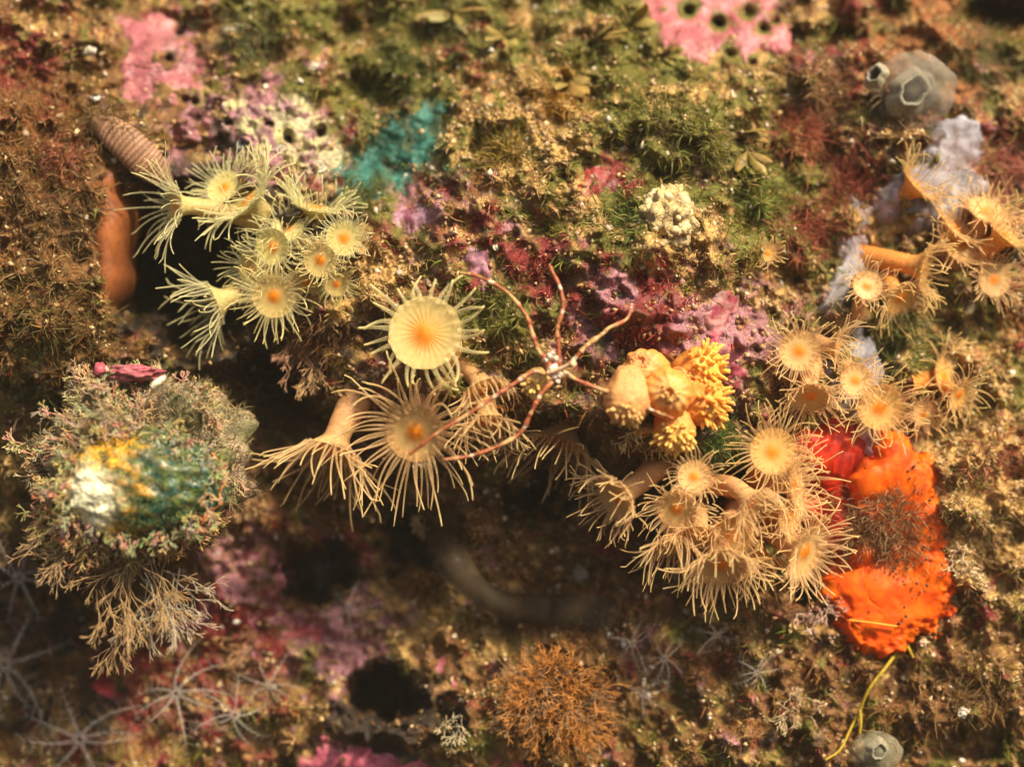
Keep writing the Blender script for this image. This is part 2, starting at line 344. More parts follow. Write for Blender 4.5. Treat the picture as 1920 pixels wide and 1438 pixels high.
# ---------------------------------------------------------------- scattered growth on the rock
def scatter(n, dens=None):
    area = np.linalg.norm(np.cross(dU, dV), axis=-1)
    inside = (U > -120) & (U < 2040) & (V > -120) & (V < 1560)
    p = area*inside*(1-.94*smoothmask*sstep(.5, .1, fbm(U/34, V/34, 123., 4)))
    if dens is not None: p = p*dens
    p = np.minimum(p, np.percentile(p[p > 0], 99.5)); c = np.cumsum(p.ravel()); k = np.searchsorted(c, rng.random(n)*c[-1])
    k = np.minimum(k, U.size-1)
    u = U.ravel()[k]+(rng.random(n)-.5)*STEP; v = V.ravel()[k]+(rng.random(n)-.5)*STEP
    return u, v, gsample(PTS, u, v), gsample(NRM, u, v)
def unit(a): return a/(np.linalg.norm(a, axis=-1, keepdims=True)+1e-9)
def filaments(P, Nn, ln, wd, col, bend=.7, flow=(0, 0, 0), spread=.6, seg=4, tipc=1.25):
    n = len(P); d = unit(Nn+spread*rng.normal(size=(n, 3))); Q = [P-.03*Nn]
    curl = rng.normal(size=(n, 3))*bend; fl = np.array(flow)
    for s in range(seg):
        Q.append(Q[-1]+d*(ln/seg)[:, None]); d = unit(d+curl*.5+fl+rng.normal(size=(n, 3))*.18)
    Q = np.stack(Q, 1); side = unit(np.cross(Q[:, -1]-Q[:, 0], rng.normal(size=(n, 3))))
    wt = np.linspace(1, .55, seg)
    L = Q[:, :seg]+side[:, None]*(wd[:, None]*wt[None])[..., None]*.5; R = Q[:, :seg]-side[:, None]*(wd[:, None]*wt[None])[..., None]*.5
    k = 2*seg+1; V_ = np.empty((n, k, 3)); V_[:, 0:2*seg:2] = L; V_[:, 1:2*seg:2] = R; V_[:, -1] = Q[:, seg]
    b = (np.arange(n)*k)[:, None]
    q = np.concatenate([b+np.array([[2*s, 2*s+1, 2*s+3, 2*s+2]]) for s in range(seg-1)], 0)
    t = b+np.array([[2*seg-2, 2*seg-1, 2*seg]])
    cc = np.repeat(col[:, None], k, 1)
    return V_.reshape(-1, 3), q, t, np.clip(cc, 0, .9).reshape(-1, 3)
def stuff(name, label, mat, V_, q, t, c):
    me = mesh_np(name, V_, q, t, c); me.materials.append(M[mat])
    o = bpy.data.objects.new(name, me); COL.objects.link(o); return tag(o, label, None, None, 'stuff')
TC = {'olive': (.19,.175,.024), 'brown': (.25,.12,.026), 'tan': (.48,.31,.11), 'maroon': (.28,.035,.02), 'rust': (.42,.17,.05), 'teal': (.08,.22,.15)}
clump = .25+1.5*sstep(-.15, .45, fbm(U/40, V/40, 91., 3))
def turf(name, label, fams, n, l0, l1, wd, base, flow, shade=1.0):
    dens = sum(FW[..., FAM.index(f)]*s for f, s in fams)*clump*(1-.9*FW[..., FAM.index('dark')])
    u, v, P, Nn = scatter(n, dens); ln = l0+(l1-l0)*rng.random(n)**2
    b = np.array(base)[None]*(.55+.9*rng.random((n, 1)))*(1+.25*rng.normal(size=(n, 3))*np.array([.5, .5, .5]))
    stuff(name, label, 'turf', *filaments(P, Nn, ln, wd*(.5+rng.random(n)), b, flow=flow))
turf('green_algae_turf', 'short olive green filamentous turf over the upper rock', [('olive',1.),('teal',.5),('tan',.25)], 42000, .10, .42, .022, TC['olive'], (.12,0,-.12))
turf('brown_algae_turf', 'fuzzy brown filamentous turf over the shaded rock', [('brown',1.),('dark',.3),('rust',.5)], 36000, .10, .42, .022, TC['brown'], (.05,0,-.12))
turf('red_algae_turf', 'wispy dark red turf on the maroon rock', [('maroon',1.),('lilac',.15)], 14000, .08, .34, .02, TC['maroon'], (.1,0,-.05))
turf('beige_algae_turf', 'pale beige fuzz of silted filaments on the rock', [('tan',1.),('chalk',.3),('rust',.4)], 34000, .06, .30, .022, TC['tan'], (.05,0,-.1))
# grit: tiny irregular grains
def grains(name, label, n, dens, size, cols):
    u, v, P, Nn = scatter(n, dens); s = size*(.35+rng.random(n)**3*1.6)
    base = np.array([(1,0,0),(-1,0,0),(0,1,0),(0,-1,0),(0,0,1),(0,0,-1)], float)
    V_ = P[:, None]+Nn[:, None]*(s*.4)[:, None, None]+base[None]*s[:, None, None]*(.5+.8*rng.random((n, 6, 1)))+rng.normal(size=(n, 6, 3))*(.3*s)[:, None, None]
    f = np.array([(0,2,4),(2,1,4),(1,3,4),(3,0,4),(2,0,5),(1,2,5),(3,1,5),(0,3,5)])
    t = ((np.arange(n)*6)[:, None, None]+f[None]).reshape(-1, 3)
    c = np.array(cols)[rng.integers(0, len(cols), n)]*(.6+.6*rng.random((n, 1)))
    stuff(name, label, 'grit', V_.reshape(-1, 3), None, t, np.clip(np.repeat(c, 6, 0), 0, .85))
nd = 1-.92*FW[..., FAM.index('dark')]
grains('sand_grains', 'scattered beige sand grains and crumbs caught in the turf', 46000, nd*clump*(FW[..., 0]*1.2+.3+FW[..., 5]), .035, [(.44,.29,.12),(.34,.20,.08),(.22,.11,.04),(.50,.37,.19)])
grains('shell_grit', 'tiny white shell crumbs sprinkled over the rock', 1500, nd, .042, [(.7,.64,.5),(.6,.5,.34)])

# ================================================================ things
# ---------------------------------------------------------------- crusts that lie on the rock
def sheet(name, label, cat, poly, mat, th, col, col2, edge=10, lump=0.0, lscale=40, group=None, pits=False, wob=15, alpha=None, step=2.6, parent=None, holes=(), extra=None, flat=0.0, nrm=None, colf=None):
    a = np.array(poly, float); u0, v0 = a.min(0)-8; u1, v1 = a.max(0)+8
    su = np.arange(u0, u1, step); sv = np.arange(v0, v1, step); X, Z = np.meshgrid(su, sv)
    sd = seg_sdf(X+wob*fbm(X/48, Z/48, 3.3, 5, .62), Z+wob*fbm(X/48, Z/48, 8.3, 5, .62), poly)
    for (hu, hv, hr) in (PITS if pits else [])+list(holes): sd = np.minimum(sd, np.hypot(X-hu, Z-hv)-hr)
    prof = np.sqrt(np.clip(sd/edge, 0, 1)*(2-np.clip(sd/edge, 0, 1)))
    off = -.10+(th+.10)*prof+lump*prof*(fbm(X/lscale, Z/lscale, 6.1+th*9, 3))
    if extra is not None: off = off+extra(X, Z)*prof
    Y = gsample(Yg, X, Z); Y = Y*(1-flat)+flat*(gsample(Ysmooth, X, Z)-.02); P = at_np(X, Z, Y)+(gsample(NS, X, Z) if nrm is None else np.array(nrm))*off[..., None]
    keep = sd > -4; ny, nx = X.shape; i, j = np.meshgrid(np.arange(ny-1), np.arange(nx-1), indexing='ij')
    kc = keep[:-1, :-1] & keep[1:, :-1] & keep[:-1, 1:] & keep[1:, 1:]
    A = (i*nx+j)[kc]; q = np.stack([A, A+nx, A+nx+1, A+1], -1)
    m = sstep(-.3, .45, fbm(X/28, Z/28, 41.+th*7, 3))[..., None]
    c = np.array(col)*(1-m)+np.array(col2)*m
    c = c*(1+.22*perlin(X/7, Z/7, 2.)[..., None])*(1+.35*fbm(X/60, Z/60, 71., 3))[..., None]; rk = gsample(rc, X, Z); ed = sstep(14, 0, sd+22*fbm(X/14, Z/14, 55., 3))[..., None]*(.75 if 'crust' in name else .9 if name == 'teal_sponge' else 0); c = c*(1-ed)+rk*ed
    if colf is not None: c = c*colf(X, Z)[..., None]
    used = np.unique(q); remap = np.zeros(X.size, int); remap[used] = np.arange(len(used))
    mb = MB(); mb.add(P.reshape(-1, 3)[used], remap[q], None, np.clip(c, 0, .9).reshape(-1, 3)[used])
    o = mb.build(name, mat, parent)
    if not parent: tag(o, label, cat, group)
    return o
PK, PK2 = (.33,.115,.11), (.22,.06,.065)
G_ = 'coralline crusts on the rock'
_sh = sheet
def sheet(*a, **k):
    if a[0] == 'coralline_crust': k.setdefault('flat', .55); k.setdefault('edge', 22); k['wob'] = 22
    return _sh(*a, **k)
sheet('coralline_crust', 'large dusky pink crust plate above the ribbed shell', 'crust', CRUSTS['pinkA'], 'crust', .07, PK, PK2, pits=True, group=G_)
sheet('coralline_crust', 'bright pink crust pocked with round black holes at the top edge', 'crust', CRUSTS['pinkB'], 'crust', .07, (.38,.125,.12), (.29,.07,.075), pits=True, group=G_)
sheet('coralline_crust', 'magenta pink crust beside the puffy orange polyps', 'crust', CRUSTS['pinkC'], 'crust', .06, (.26,.04,.06), (.32,.14,.12), group=G_)
sheet('coralline_crust', 'small wedge of rosy pink crust beside the lower dark hollow', 'crust', CRUSTS['pinkD'], 'crust', .07, (.30,.075,.09), (.22,.05,.07), group=G_)
sheet('coralline_crust', 'broad mauve pink crust at the bottom edge left of the orange bush', 'crust', CRUSTS['pinkE'], 'crust', .07, (.38,.09,.12), (.26,.05,.08), group=G_)
sheet('coralline_crust', 'small pink crust under the orange bush at the bottom edge', 'crust', CRUSTS['pinkF'], 'crust', .06, (.40,.09,.10), (.28,.06,.07), group=G_)
sheet('coralline_crust', 'pale lilac crust knob right of the largest open polyp', 'crust', CRUSTS['lilacA'], 'crust', .08, (.32,.15,.19), (.13,.025,.045), lump=.06, group=G_)
sheet('coralline_crust', 'greyish lilac crust patch just below the teal sponge', 'crust', CRUSTS['lilacB'], 'crust', .06, (.28,.15,.18), (.15,.04,.06), lump=.05, group=G_)
sheet('coralline_crust', 'pink red crust in shade between the two lower dark hollows', 'crust', CRUSTS['redA'], 'crust', .07, (.34,.055,.06), (.22,.035,.04), lump=.05, group=G_)
sheet('coralline_crust', 'deep red crust patch left of the beige knobbly sponge', 'crust', CRUSTS['redB'], 'crust', .04, (.20,.016,.01), (.11,.01,.008), lump=.05, group=G_)
sheet('teal_sponge', 'turquoise encrusting sponge in a crease of the upper rock', 'sponge', TEAL, 'sponge', .06, (.04,.155,.115), (.06,.085,.04), edge=26, lump=.05, lscale=30, wob=34)

sheet('coralline_crust', 'dull mauve crust left of the round red hollow', 'crust', [(410,1015),(470,1000),(530,1040),(545,1100),(505,1135),(440,1115),(395,1070)], 'crust', .06, (.34,.12,.13), (.22,.07,.08), lump=.08, group=G_)
sheet('coralline_crust', 'dark red crust under the hanging beige tufts', 'crust', [(170,1240),(230,1225),(270,1250),(265,1310),(215,1335),(160,1300)], 'crust', .06, (.30,.03,.03), (.2,.02,.025), lump=.08, group=G_)
sheet('coralline_crust', 'mauve crust strip above the shaded pink red crust', 'crust', [(330,1150),(390,1120),(470,1140),(540,1150),(560,1185),(500,1195),(420,1185),(350,1190)], 'crust', .06, (.36,.13,.15), (.26,.07,.09), lump=.08, group=G_)
sheet('chalky_crust', 'pale yellow and lilac chalky crust above the bushy pale polyp', 'crust', CHALK, 'crust', .05, (.36,.32,.14), (.20,.10,.10), edge=14, lump=.20, lscale=24, wob=30)
sheet('red_sponge', 'deep red lobed sponge behind the lower right polyp cluster', 'sponge', REDSP, 'sponge', .28, (.58,.03,.006), (.42,.02,.006), edge=34, lump=.07, lscale=40, flat=.8)
def dent(X, Z): return -.30*np.exp(-(((X-1665)/42)**2+((Z-985)/80)**2)**1.6)
osp = empty('orange_sponge', on(1670, 1180)); tag(osp, 'vivid orange cushion sponge with a brown overgrown middle', 'sponge')
sheet('cushion', None, None, ORANGE, 'sponge', .40, (.94,.14,.002), (.90,.095,.002), edge=44, lump=.04, lscale=60, wob=20, flat=1, extra=dent, parent=osp)
gm = MB()
for k in range(80):
    x = rnd.gauss(1690, 38); y = rnd.gauss(1030, 90)
    if seg_sdf(np.array([x]), np.array([y]), ORANGE)[0] < 14: continue
    blob(gm, on(x, y, .36+float(dent(np.array(x), np.array(y)))+.06), .018+.018*rnd.random(), (.10,.05,.02), .3, 2, 6, 5, k)
tag(gm.build('specks', 'grit', osp), kind='stuff')

# ---------------------------------------------------------------- algae tufts
def tuft(name, label, u, v, r, n, ln, col, col2, flow=(0,0,-.1), wd=.02, spread=.5, bend=.5, lift=.0, group=None, cat='algae', out=0.0, dirn=None, seg=4):
    P = []; Nn = []
    uu = u+rng.normal(size=n)*r*.5; vv = v+rng.normal(size=n)*r*.42
    P = gsample(PTS, uu, vv)
    if out: P[:, 1] = P[:, 1]-out
    Nn = unit(gsample(NRM, uu, vv)+np.array([0,-.4,.15])+.012*np.stack([uu-u, 0*uu, v-vv], 1)/max(r/60, .2))
    if dirn is not None: Nn = unit(Nn*.4+np.array(dirn))
    m = rng.random((n, 1)); c = (np.array(col)*(1-m)+np.array(col2)*m)*(.6+.7*rng.random((n, 1)))
    V_, q, t, cc = filaments(P, Nn, ln*(.5+.7*rng.random(n)), wd*(.6+.8*rng.random(n)), c, bend=bend, flow=flow, spread=spread, seg=seg)
    e = empty(name, on(u, v)); tag(e, label, cat, group); mb = MB(); mb.add(V_, q, t, cc); tag(mb.build('filaments', 'turf', e), kind='stuff'); return e
GR, GR2 = (.09,.14,.02), (.26,.27,.06)
BR, BR2 = (.30,.16,.04), (.15,.08,.02)
RD, RD2 = (.30,.06,.035), (.42,.14,.07)
TG = 'algae tufts on the rock'
TUFTS = [
 ('brown_algae_tuft','sparse silty wisps around the large translucent tunicate',1712,190,130,420,.42,(.34,.22,.11),(.46,.33,.18),(0,0,-.1)),
 ('brown_algae_tuft','dark tan tuft below left of the encrusted shell',60,960,95,700,.5,(.32,.21,.09),(.16,.12,.04),(.05,0,-.12)),
 ('brown_algae_tuft','shaggy tan tuft right of the encrusted shell',480,800,95,700,.5,(.32,.21,.09),(.16,.12,.04),(.05,0,-.12)),
 ('brown_algae_tuft','shaggy tan tuft left of the encrusted shell',70,830,95,700,.5,(.32,.21,.09),(.16,.12,.04),(.05,0,-.12)),
 ('teal_algae_tuft','blue green fuzz on the turquoise sponge',745,275,95,900,.26,(.03,.16,.12),(.10,.20,.11),(.1,0,-.1)),
 ('green_algae_tuft','dense green tuft under the puffy orange polyps',1345,838,55,700,.42,(.05,.10,.015),(.14,.19,.04),(.05,0,-.2)),
 ('green_algae_tuft','bright green fluffy tuft left of the dark red feathery alga',1430,372,60,520,.34,(.13,.18,.03),(.28,.30,.06),(.1,0,.05)),
 ('green_algae_tuft','dark green tuft just left of the beige knobbly sponge',1170,400,45,420,.40,GR,GR2,(-.1,0,-.1)),
 ('green_algae_tuft','green tuft on the rock between the legs of the sea spider',935,590,50,480,.32,(.13,.14,.02),(.26,.24,.05),(0,0,-.15)),
 ('green_algae_tuft','long bladed green tuft below the black-holed pink crust',1255,215,80,360,.40,(.12,.12,.02),(.30,.25,.07),(.15,0,-.15)),
 ('green_algae_tuft','green tuft right of the red crust patch, high on the bulge',1330,285,70,300,.40,(.12,.12,.02),(.32,.26,.08),(.15,0,-.1)),
 ('green_algae_tuft','small green tuft at the lower end of the teal sponge',668,372,40,420,.4,(.10,.14,.03),(.26,.28,.08),(.1,0,-.05)),
 ('green_algae_tuft','dark green tuft on the shaded ledge above the teal sponge',755,130,60,480,.42,(.06,.09,.02),(.18,.18,.05),(0,0,-.2)),
 ('green_algae_tuft','dark green tuft near the right edge, above the right-facing polyp',1690,620,70,520,.42,(.07,.09,.02),(.22,.22,.07),(.1,0,-.15)),
 ('green_algae_tuft','olive tuft along the top edge left of the brown blades',830,60,80,520,.42,GR,(.3,.27,.1),(.1,0,-.1)),
 ('green_algae_tuft','mixed green tuft beside the pink crust plate',470,70,70,480,.42,(.12,.15,.05),(.3,.27,.12),(.1,0,-.1)),
 ('green_algae_tuft','green tuft at the top right corner behind the tunicate',1830,110,70,480,.45,(.10,.12,.03),(.28,.27,.09),(.1,0,-.1)),
 ('golden_algae_tuft','small golden brown tuft in the middle of the upper rock',940,285,40,520,.42,(.30,.19,.02),(.20,.15,.03),(0,0,-.1)),
 ('golden_algae_tuft','orange brown tuft below the paddle-shaped brown blades',1045,185,55,520,.38,(.45,.22,.03),(.26,.14,.02),(.05,0,-.15)),
 ('brown_algae_tuft','shaggy brown tuft filling the middle of the orange sponge',1645,985,95,1700,.34,(.26,.13,.045),(.40,.24,.11),(0,0,-.1)),
 ('brown_algae_tuft','brown tuft hanging over the left rim of the big dark hollow',150,640,80,620,.42,(.20,.15,.05),BR2,(.15,0,-.1)),
 ('brown_algae_tuft','dark streaming tuft on the left rock beside the big hollow',130,430,80,620,.42,(.13,.10,.04),(.30,.18,.07),(.25,0,-.15)),
 ('brown_algae_tuft','dark green brown tuft at the left edge, level with the ribbed shell',50,340,90,700,.34,(.14,.11,.03),(.32,.17,.06),(.25,0,-.12)),
 ('brown_algae_tuft','olive tuft at the left edge, level with the lower end of the hollow',60,560,90,700,.34,(.17,.15,.04),(.34,.22,.08),(.25,0,-.1)),
 ('red_algae_tuft','rusty red tuft on the left rock under the coppery one',120,300,55,420,.4,(.34,.08,.04),(.42,.18,.09),(.15,0,-.1)),
 ('brown_algae_tuft','coppery brown tuft in the upper left corner',60,220,95,620,.36,BR,(.35,.12,.05),(.1,0,-.15)),
 ('brown_algae_tuft','brown tuft right of the orange sponge',1840,1000,70,520,.4,BR,(.45,.32,.15),(0,0,-.1)),
 ('brown_algae_tuft','rough brown tuft in the lower right corner',1830,1290,90,620,.42,(.30,.17,.06),BR2,(0,0,-.1)),
 ('brown_algae_tuft','fuzzy brown tuft left of the translucent tunicate',1545,180,70,620,.45,(.34,.18,.08),(.22,.11,.05),(-.05,0,-.1)),
 ('brown_algae_tuft','brown fringe hanging under the left end of the overhang',590,640,60,620,.45,(.28,.14,.05),(.16,.07,.025),(0,0,-.3)),
 ('red_algae_tuft','wine red feathery alga left of the lavender membrane',1600,345,60,380,.75,RD,(.38,.12,.07),(.05,0,.1)),
 ('red_algae_tuft','reddish brush of filaments below the feathery red alga',1520,430,60,480,.5,RD,RD2,(0,0,-.05)),
 ('red_algae_tuft','fine reddish strands left of the tunicate siphons',1500,240,50,320,.6,RD,RD2,(0,0,-.1)),
 ('red_algae_tuft','rusty tuft at the far right edge behind the polyps',1890,330,70,420,.55,(.4,.12,.08),(.5,.22,.14),(.1,0,0)),
 ('red_algae_tuft','rusty red tuft beside the lower right grey tunicate',1880,860,70,420,.4,(.32,.09,.05),RD2,(0,0,-.1)),
]
for (nm, lb, u, v, r, n, ln, c1, c2, fl) in TUFTS: tuft(nm, lb, u, v, r, n, ln, c1, c2, fl, group=TG, out=.30 if 'middle of the orange sponge' in lb else 0)

# flat brown blades
def blade_mesh(mb, P0, d, side, L, W, col, cup=.25):
    n = 7; t = np.linspace(0, 1, n); prof = np.array([.22,.5,.82,1,.98,.75,.3])*W*.5
    d = np.array(d); side = np.array(side); up = np.cross(d, side)
    c = np.array(P0)+d*(t*L)[:, None]+up*(cup*L*t**2)[:, None]
    j = np.array([-1,-.5,0,.5,1]); V_ = c[:, None]+side*(prof[:, None]*j[None])[..., None]+up*(.18*W*(j**2)[None]*np.ones((n,1)))[..., None]
    k = 5; i, jj = np.meshgrid(np.arange(n-1), np.arange(k-1), indexing='ij'); A = i*k+jj
    top = V_.reshape(-1, 3); bot = top-up*.012; q = np.stack([A, A+1, A+k+1, A+k], -1).reshape(-1, 4)
    cc = np.repeat(np.linspace(.8, 1.25, n)[:, None]*np.array(col)[None], k, 0)
    mb.add(top, q, None, cc); mb.add(bot, q[:, ::-1], None, cc)
PLANTS = [
 ('paddle-bladed brown alga below the bright pink crust',1062,150,[(-.4,-.2,60,34),(.5,-.4,62,40),(.1,.3,50,30),(.9,.1,48,30)]),
 ('brown alga with long curling straps left of the pink crust',1110,75,[(.9,.3,75,16),(.8,.0,70,14),(.6,.5,55,22),(1,-.2,55,14)]),
 ('brown alga with upright paddle at the edge of the pink crust',1180,45,[(.5,.6,55,40),(-.3,.7,45,18),(.9,.2,50,26)]),
 ('brown alga with narrow straps below the first black holes',1235,105,[(.9,.1,60,18),(.8,-.3,55,18),(.4,.3,45,20),(1,.4,50,16)]),
 ('pale round-bladed brown alga alone on the upper bulge',1195,160,[(.3,-.7,48,40),(-.5,-.4,40,26)]),
 ('olive brown alga lying along the top edge over the ledge',850,25,[(-1,.1,75,22),(-.9,-.3,60,26),(.9,.3,70,18),(.6,-.5,50,26)]),
 ('olive brown alga with short paddles above the teal sponge',940,65,[(-.6,-.3,50,30),(.5,-.5,48,30),(.9,.1,45,24),(-.9,.3,40,22)]),
 ('brown strap alga on the right flank of the bulge',1390,250,[(.9,-.3,60,16),(.7,.2,55,18),(1,0,50,14)]),
 ('green brown alga with drooping straps on the mid right flank',1400,285,[(.5,-.7,60,20),(.9,-.4,55,16),(-.4,-.6,45,18)])]
for (lb, u, v, bl) in PLANTS:
    e = empty('brown_alga', on(u, v)); tag(e, lb, 'algae', 'flat bladed brown algae')
    mb = MB(); tube(mb, [on(u, v, -.1), on(u, v, .06), on(u, v-6, .16)], [.06,.05,.03], (.2,.13,.03), 6); mb.build('holdfast', 'leaf', e)
    for (dx, dz, L, W) in bl:
        d = Vector((dx, -.55-.3*rnd.random(), dz)).normalized(); s = d.cross(Vector((rnd.uniform(-.4,.4), -.6, rnd.uniform(.4,1)))).normalized()
        mb = MB(); blade_mesh(mb, on(u, v, .10), d, s, L/100, W/100, (.27+.08*rnd.random(),.20+.05*rnd.random(),.055), rnd.uniform(-.1,.35)); mb.build('blade', 'leaf', e)

# ---------------------------------------------------------------- branching tufts (bryozoans and hydroids)
def grow(mb, p, d, L, r, depth, col, split=.5, droop=0.0, sides=4):
    n = 4; P = [p]; q = p
    for k in range(n):
        d = (d+Vector((rnd.gauss(0,.12), rnd.gauss(0,.12), rnd.gauss(0,.12)-droop))).normalized(); q = q+d*(L/n); P.append(q)
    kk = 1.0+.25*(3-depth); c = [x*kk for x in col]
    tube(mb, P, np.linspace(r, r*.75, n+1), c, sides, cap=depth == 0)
    if depth:
        for s in range(2 if rnd.random() < .8 else 3):
            ax = Vector((rnd.gauss(0,1), rnd.gauss(0,1), rnd.gauss(0,1))); ax = (ax-d*ax.dot(d)).normalized()
            grow(mb, q if s < 2 else P[2], (d+ax*split).normalized(), L*rnd.uniform(.6,.85), r*.8, depth-1, col, split, droop, sides)
def branching(name, label, P0, dirs, L, r, depth, col, split=.5, droop=0.0, cat='bryozoan', group=None, fan=.5, jit=.1):
    e = empty(name, P0); tag(e, label, cat, group)
    for d in dirs:
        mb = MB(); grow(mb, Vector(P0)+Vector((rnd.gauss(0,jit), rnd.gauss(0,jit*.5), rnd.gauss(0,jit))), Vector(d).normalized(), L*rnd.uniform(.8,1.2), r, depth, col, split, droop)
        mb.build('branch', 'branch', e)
    return e
def fan_dirs(cx, cz, n, sp, ty=-.6):
    out = []; a0 = math.atan2(cz, cx)
    for k in range(n):
        a = a0+sp*((k+.5)/n-.5)*2+rnd.gauss(0,.1); out.append((math.cos(a), ty+rnd.gauss(0,.25), math.sin(a)))
    return out
BG_ = 'branching beige tufts'
BEI = (.30,.19,.08)
branching('beige_bryozoan', 'large beige branching tuft hanging below the encrusted shell', at(230,1070,-2.0), fan_dirs(0,-1,22,1.2,-.15), .44, .017, 4, BEI, .40, .04, group=BG_, jit=.3)
branching('beige_bryozoan', 'pale branching tuft spilling right under the encrusted shell', at(300,1070,-2.1), fan_dirs(.5,-.85,12,.8,-.2), .40, .015, 4, (.36,.29,.19), .40, .03, group=BG_, jit=.22)
branching('beige_bryozoan', 'straggly branching tuft left of the hanging shell tufts', at(165,1010,-2.0), fan_dirs(-1,-.45,10,.6,-.2), .36, .015, 4, (.32,.21,.10), .45, .02, group=BG_, jit=.2)
branching('beige_bryozoan', 'small forked beige tuft alone over the dark recess', on(795,965,.15), fan_dirs(-.5,-.8,9,.8,-.9), 0.161, 0.012, 3, (.52,.40,.22), .5, .02, group=BG_, jit=.05)
branching('beige_bryozoan', 'beige forked tuft hanging right of the encrusted shell', on(475,930,.1), fan_dirs(0,-1,12,.7,-.8), 0.186, 0.014, 3, (.42,.26,.12), .45, .04, group=BG_, jit=.12)
branching('beige_bryozoan', 'beige tuft hanging under the ledge above the bell-shaped polyp', on(600,690,.1), fan_dirs(-.1,-1,14,.9,-.7), 0.211, 0.013, 3, (.38,.24,.11), .45, .05, group=BG_, jit=.14)
branching('beige_bryozoan', 'pinkish beige tuft in the shade below the left polyp cluster', on(560,655,.1), fan_dirs(-.3,-1,12,.9,-.7), 0.186, 0.012, 3, (.36,.20,.11), .45, .04, group=BG_, jit=.12)
branching('beige_bryozoan', 'tangled pale tuft below the orange sponge on its left', on(1540,1150,.1), fan_dirs(.1,.2,16,3.0,-.8), 0.149, 0.013, 3, (.40,.27,.20), .6, .02, group=BG_, jit=.15)
branching('beige_bryozoan', 'pale branching tuft in the lower right, left of the yellow thread', on(1490,1330,.1), fan_dirs(0,-.2,14,3.0,-.8), 0.161, 0.012, 3, (.44,.33,.19), .6, .02, group=BG_, jit=.15)
branching('beige_bryozoan', 'small pale tuft at the lower edge of the rightmost rock', on(1800,1060,.1), fan_dirs(0,.4,14,3.0,-.8), 0.136, 0.012, 3, (.50,.40,.24), .6, .02, group=BG_, jit=.15)
branching('beige_bryozoan', 'pale branching tuft below the wedge of pink crust', on(850,1360,.1), fan_dirs(.3,-.6,12,1.4,-.8), 0.136, 0.010, 3, (.40,.34,.20), .55, .02, group=BG_, jit=.1)
branching('beige_bryozoan', 'brown crumbly tuft in the middle of the shaded lower left', on(450,1210,.15), fan_dirs(0,-.4,16,2.6,-.8), 0.161, 0.013, 3, (.40,.24,.11), .6, .03, group=BG_, jit=.2)
# the orange bush
bush = empty('orange_bush', on(1035,1330)); tag(bush, 'round orange brown bushy bryozoan at the bottom edge', 'bryozoan')
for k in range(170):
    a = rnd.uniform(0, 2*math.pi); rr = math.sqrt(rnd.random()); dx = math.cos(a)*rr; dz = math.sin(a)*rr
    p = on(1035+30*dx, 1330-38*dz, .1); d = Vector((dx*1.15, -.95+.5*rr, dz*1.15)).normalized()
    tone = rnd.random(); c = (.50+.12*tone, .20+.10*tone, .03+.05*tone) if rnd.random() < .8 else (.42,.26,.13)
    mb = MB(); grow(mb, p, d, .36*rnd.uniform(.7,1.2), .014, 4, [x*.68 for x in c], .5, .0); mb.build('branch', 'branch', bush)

# ---------------------------------------------------------------- lower left: the encrusted shell in front of the rock
es = empty('encrusted_shell', at(265,900,-1.6)); tag(es, 'overgrown shell with a glossy yellow and teal face, standing out in front', 'shell')
def dome(mb, c, r, colf, nu=72, nv=48, amp=.08, seed=0, fr=2.2):
    d, q = sphere_grid(nu, nv); k = 1+amp*fbm(d[:,0]*fr+seed, d[:,1]*fr, d[:,2]*fr, 4)
    V_ = d*np.array(r)*k[:,None]+np.array(c); mb.add(V_, q, None, np.clip(colf(d, V_), 0, .9))
def face_col(d, V_):
    x, z = d[:,0], d[:,2]; f = lambda k, o_, q: fbm(d[:,0]*k+q, d[:,1]*k, d[:,2]*k, o_)[:,None]
    n1, n2, n3 = f(3.2, 4, 1), f(8, 4, 5), f(14, 3, 9)
    ye, wh, te, gr, br = [np.array(c) for c in ((.55,.27,.012), (.88,.84,.52), (.015,.055,.03), (.10,.12,.015), (.12,.07,.015))]
    a = sstep(-.3, .25, x[:,None]+.35*n1+.2*n2); c = ye*(1-a)+te*a
    b = sstep(-.05, .3, n2+.3*n3); c = c*(1-b*.75)+gr*b*.75
    w_ = np.clip(np.exp(-(((x+.52)/.30)**2+((z+.22)/.45)**2))[:,None]*2.8+.35*n3-.1, 0, 1); c = c*(1-w_)+wh*w_  # white spot: a bright highlight painted into the face colour
    e = sstep(.2, .5, n3+.3*n1); return c*(1-.7*e)+br*.7*e
mc, mr = at(268,868,-.9), (1.72,1.75,1.48)
def mcol(d, V_):
    n1 = sstep(-.2, .4, fbm(d[:,0]*3, d[:,1]*3, d[:,2]*3, 4))[:,None]; n2 = fbm(d[:,0]*9, d[:,1]*9, d[:,2]*9, 3)[:,None]
    return (np.array((.24,.18,.10))*(1-n1)+np.array((.10,.09,.03))*n1)*(1+.6*n2)
mdisp = lambda d: 1+.32*fbm(d[:,0]*2.8+4, d[:,1]*2.8, d[:,2]*2.8, 4)
mb = MB(); dome(mb, mc, mr, mcol, 140, 96, amp=.32, seed=4, fr=2.8); mb.build('overgrown_back', 'rock', es)
mb = MB(); dome(mb, at(268,908,-2.25), (1.46,1.0,.95), face_col, 120, 84, amp=.085, fr=4.5); mb.build('face', 'shell', es)
mb = MB(); a = np.linspace(-.75, .62, 30); c = np.array(at(262,908,-2.5))
tube(mb, c+np.stack([1.44*np.cos(a)+.04*np.sin(a*13), .10*np.sin(3*a), .98*np.sin(a)+.03*np.sin(a*9)], 1), .035+.02*np.sin(a*17), (.40,.14,.03), 8); mb.build('rim', 'shell', es)
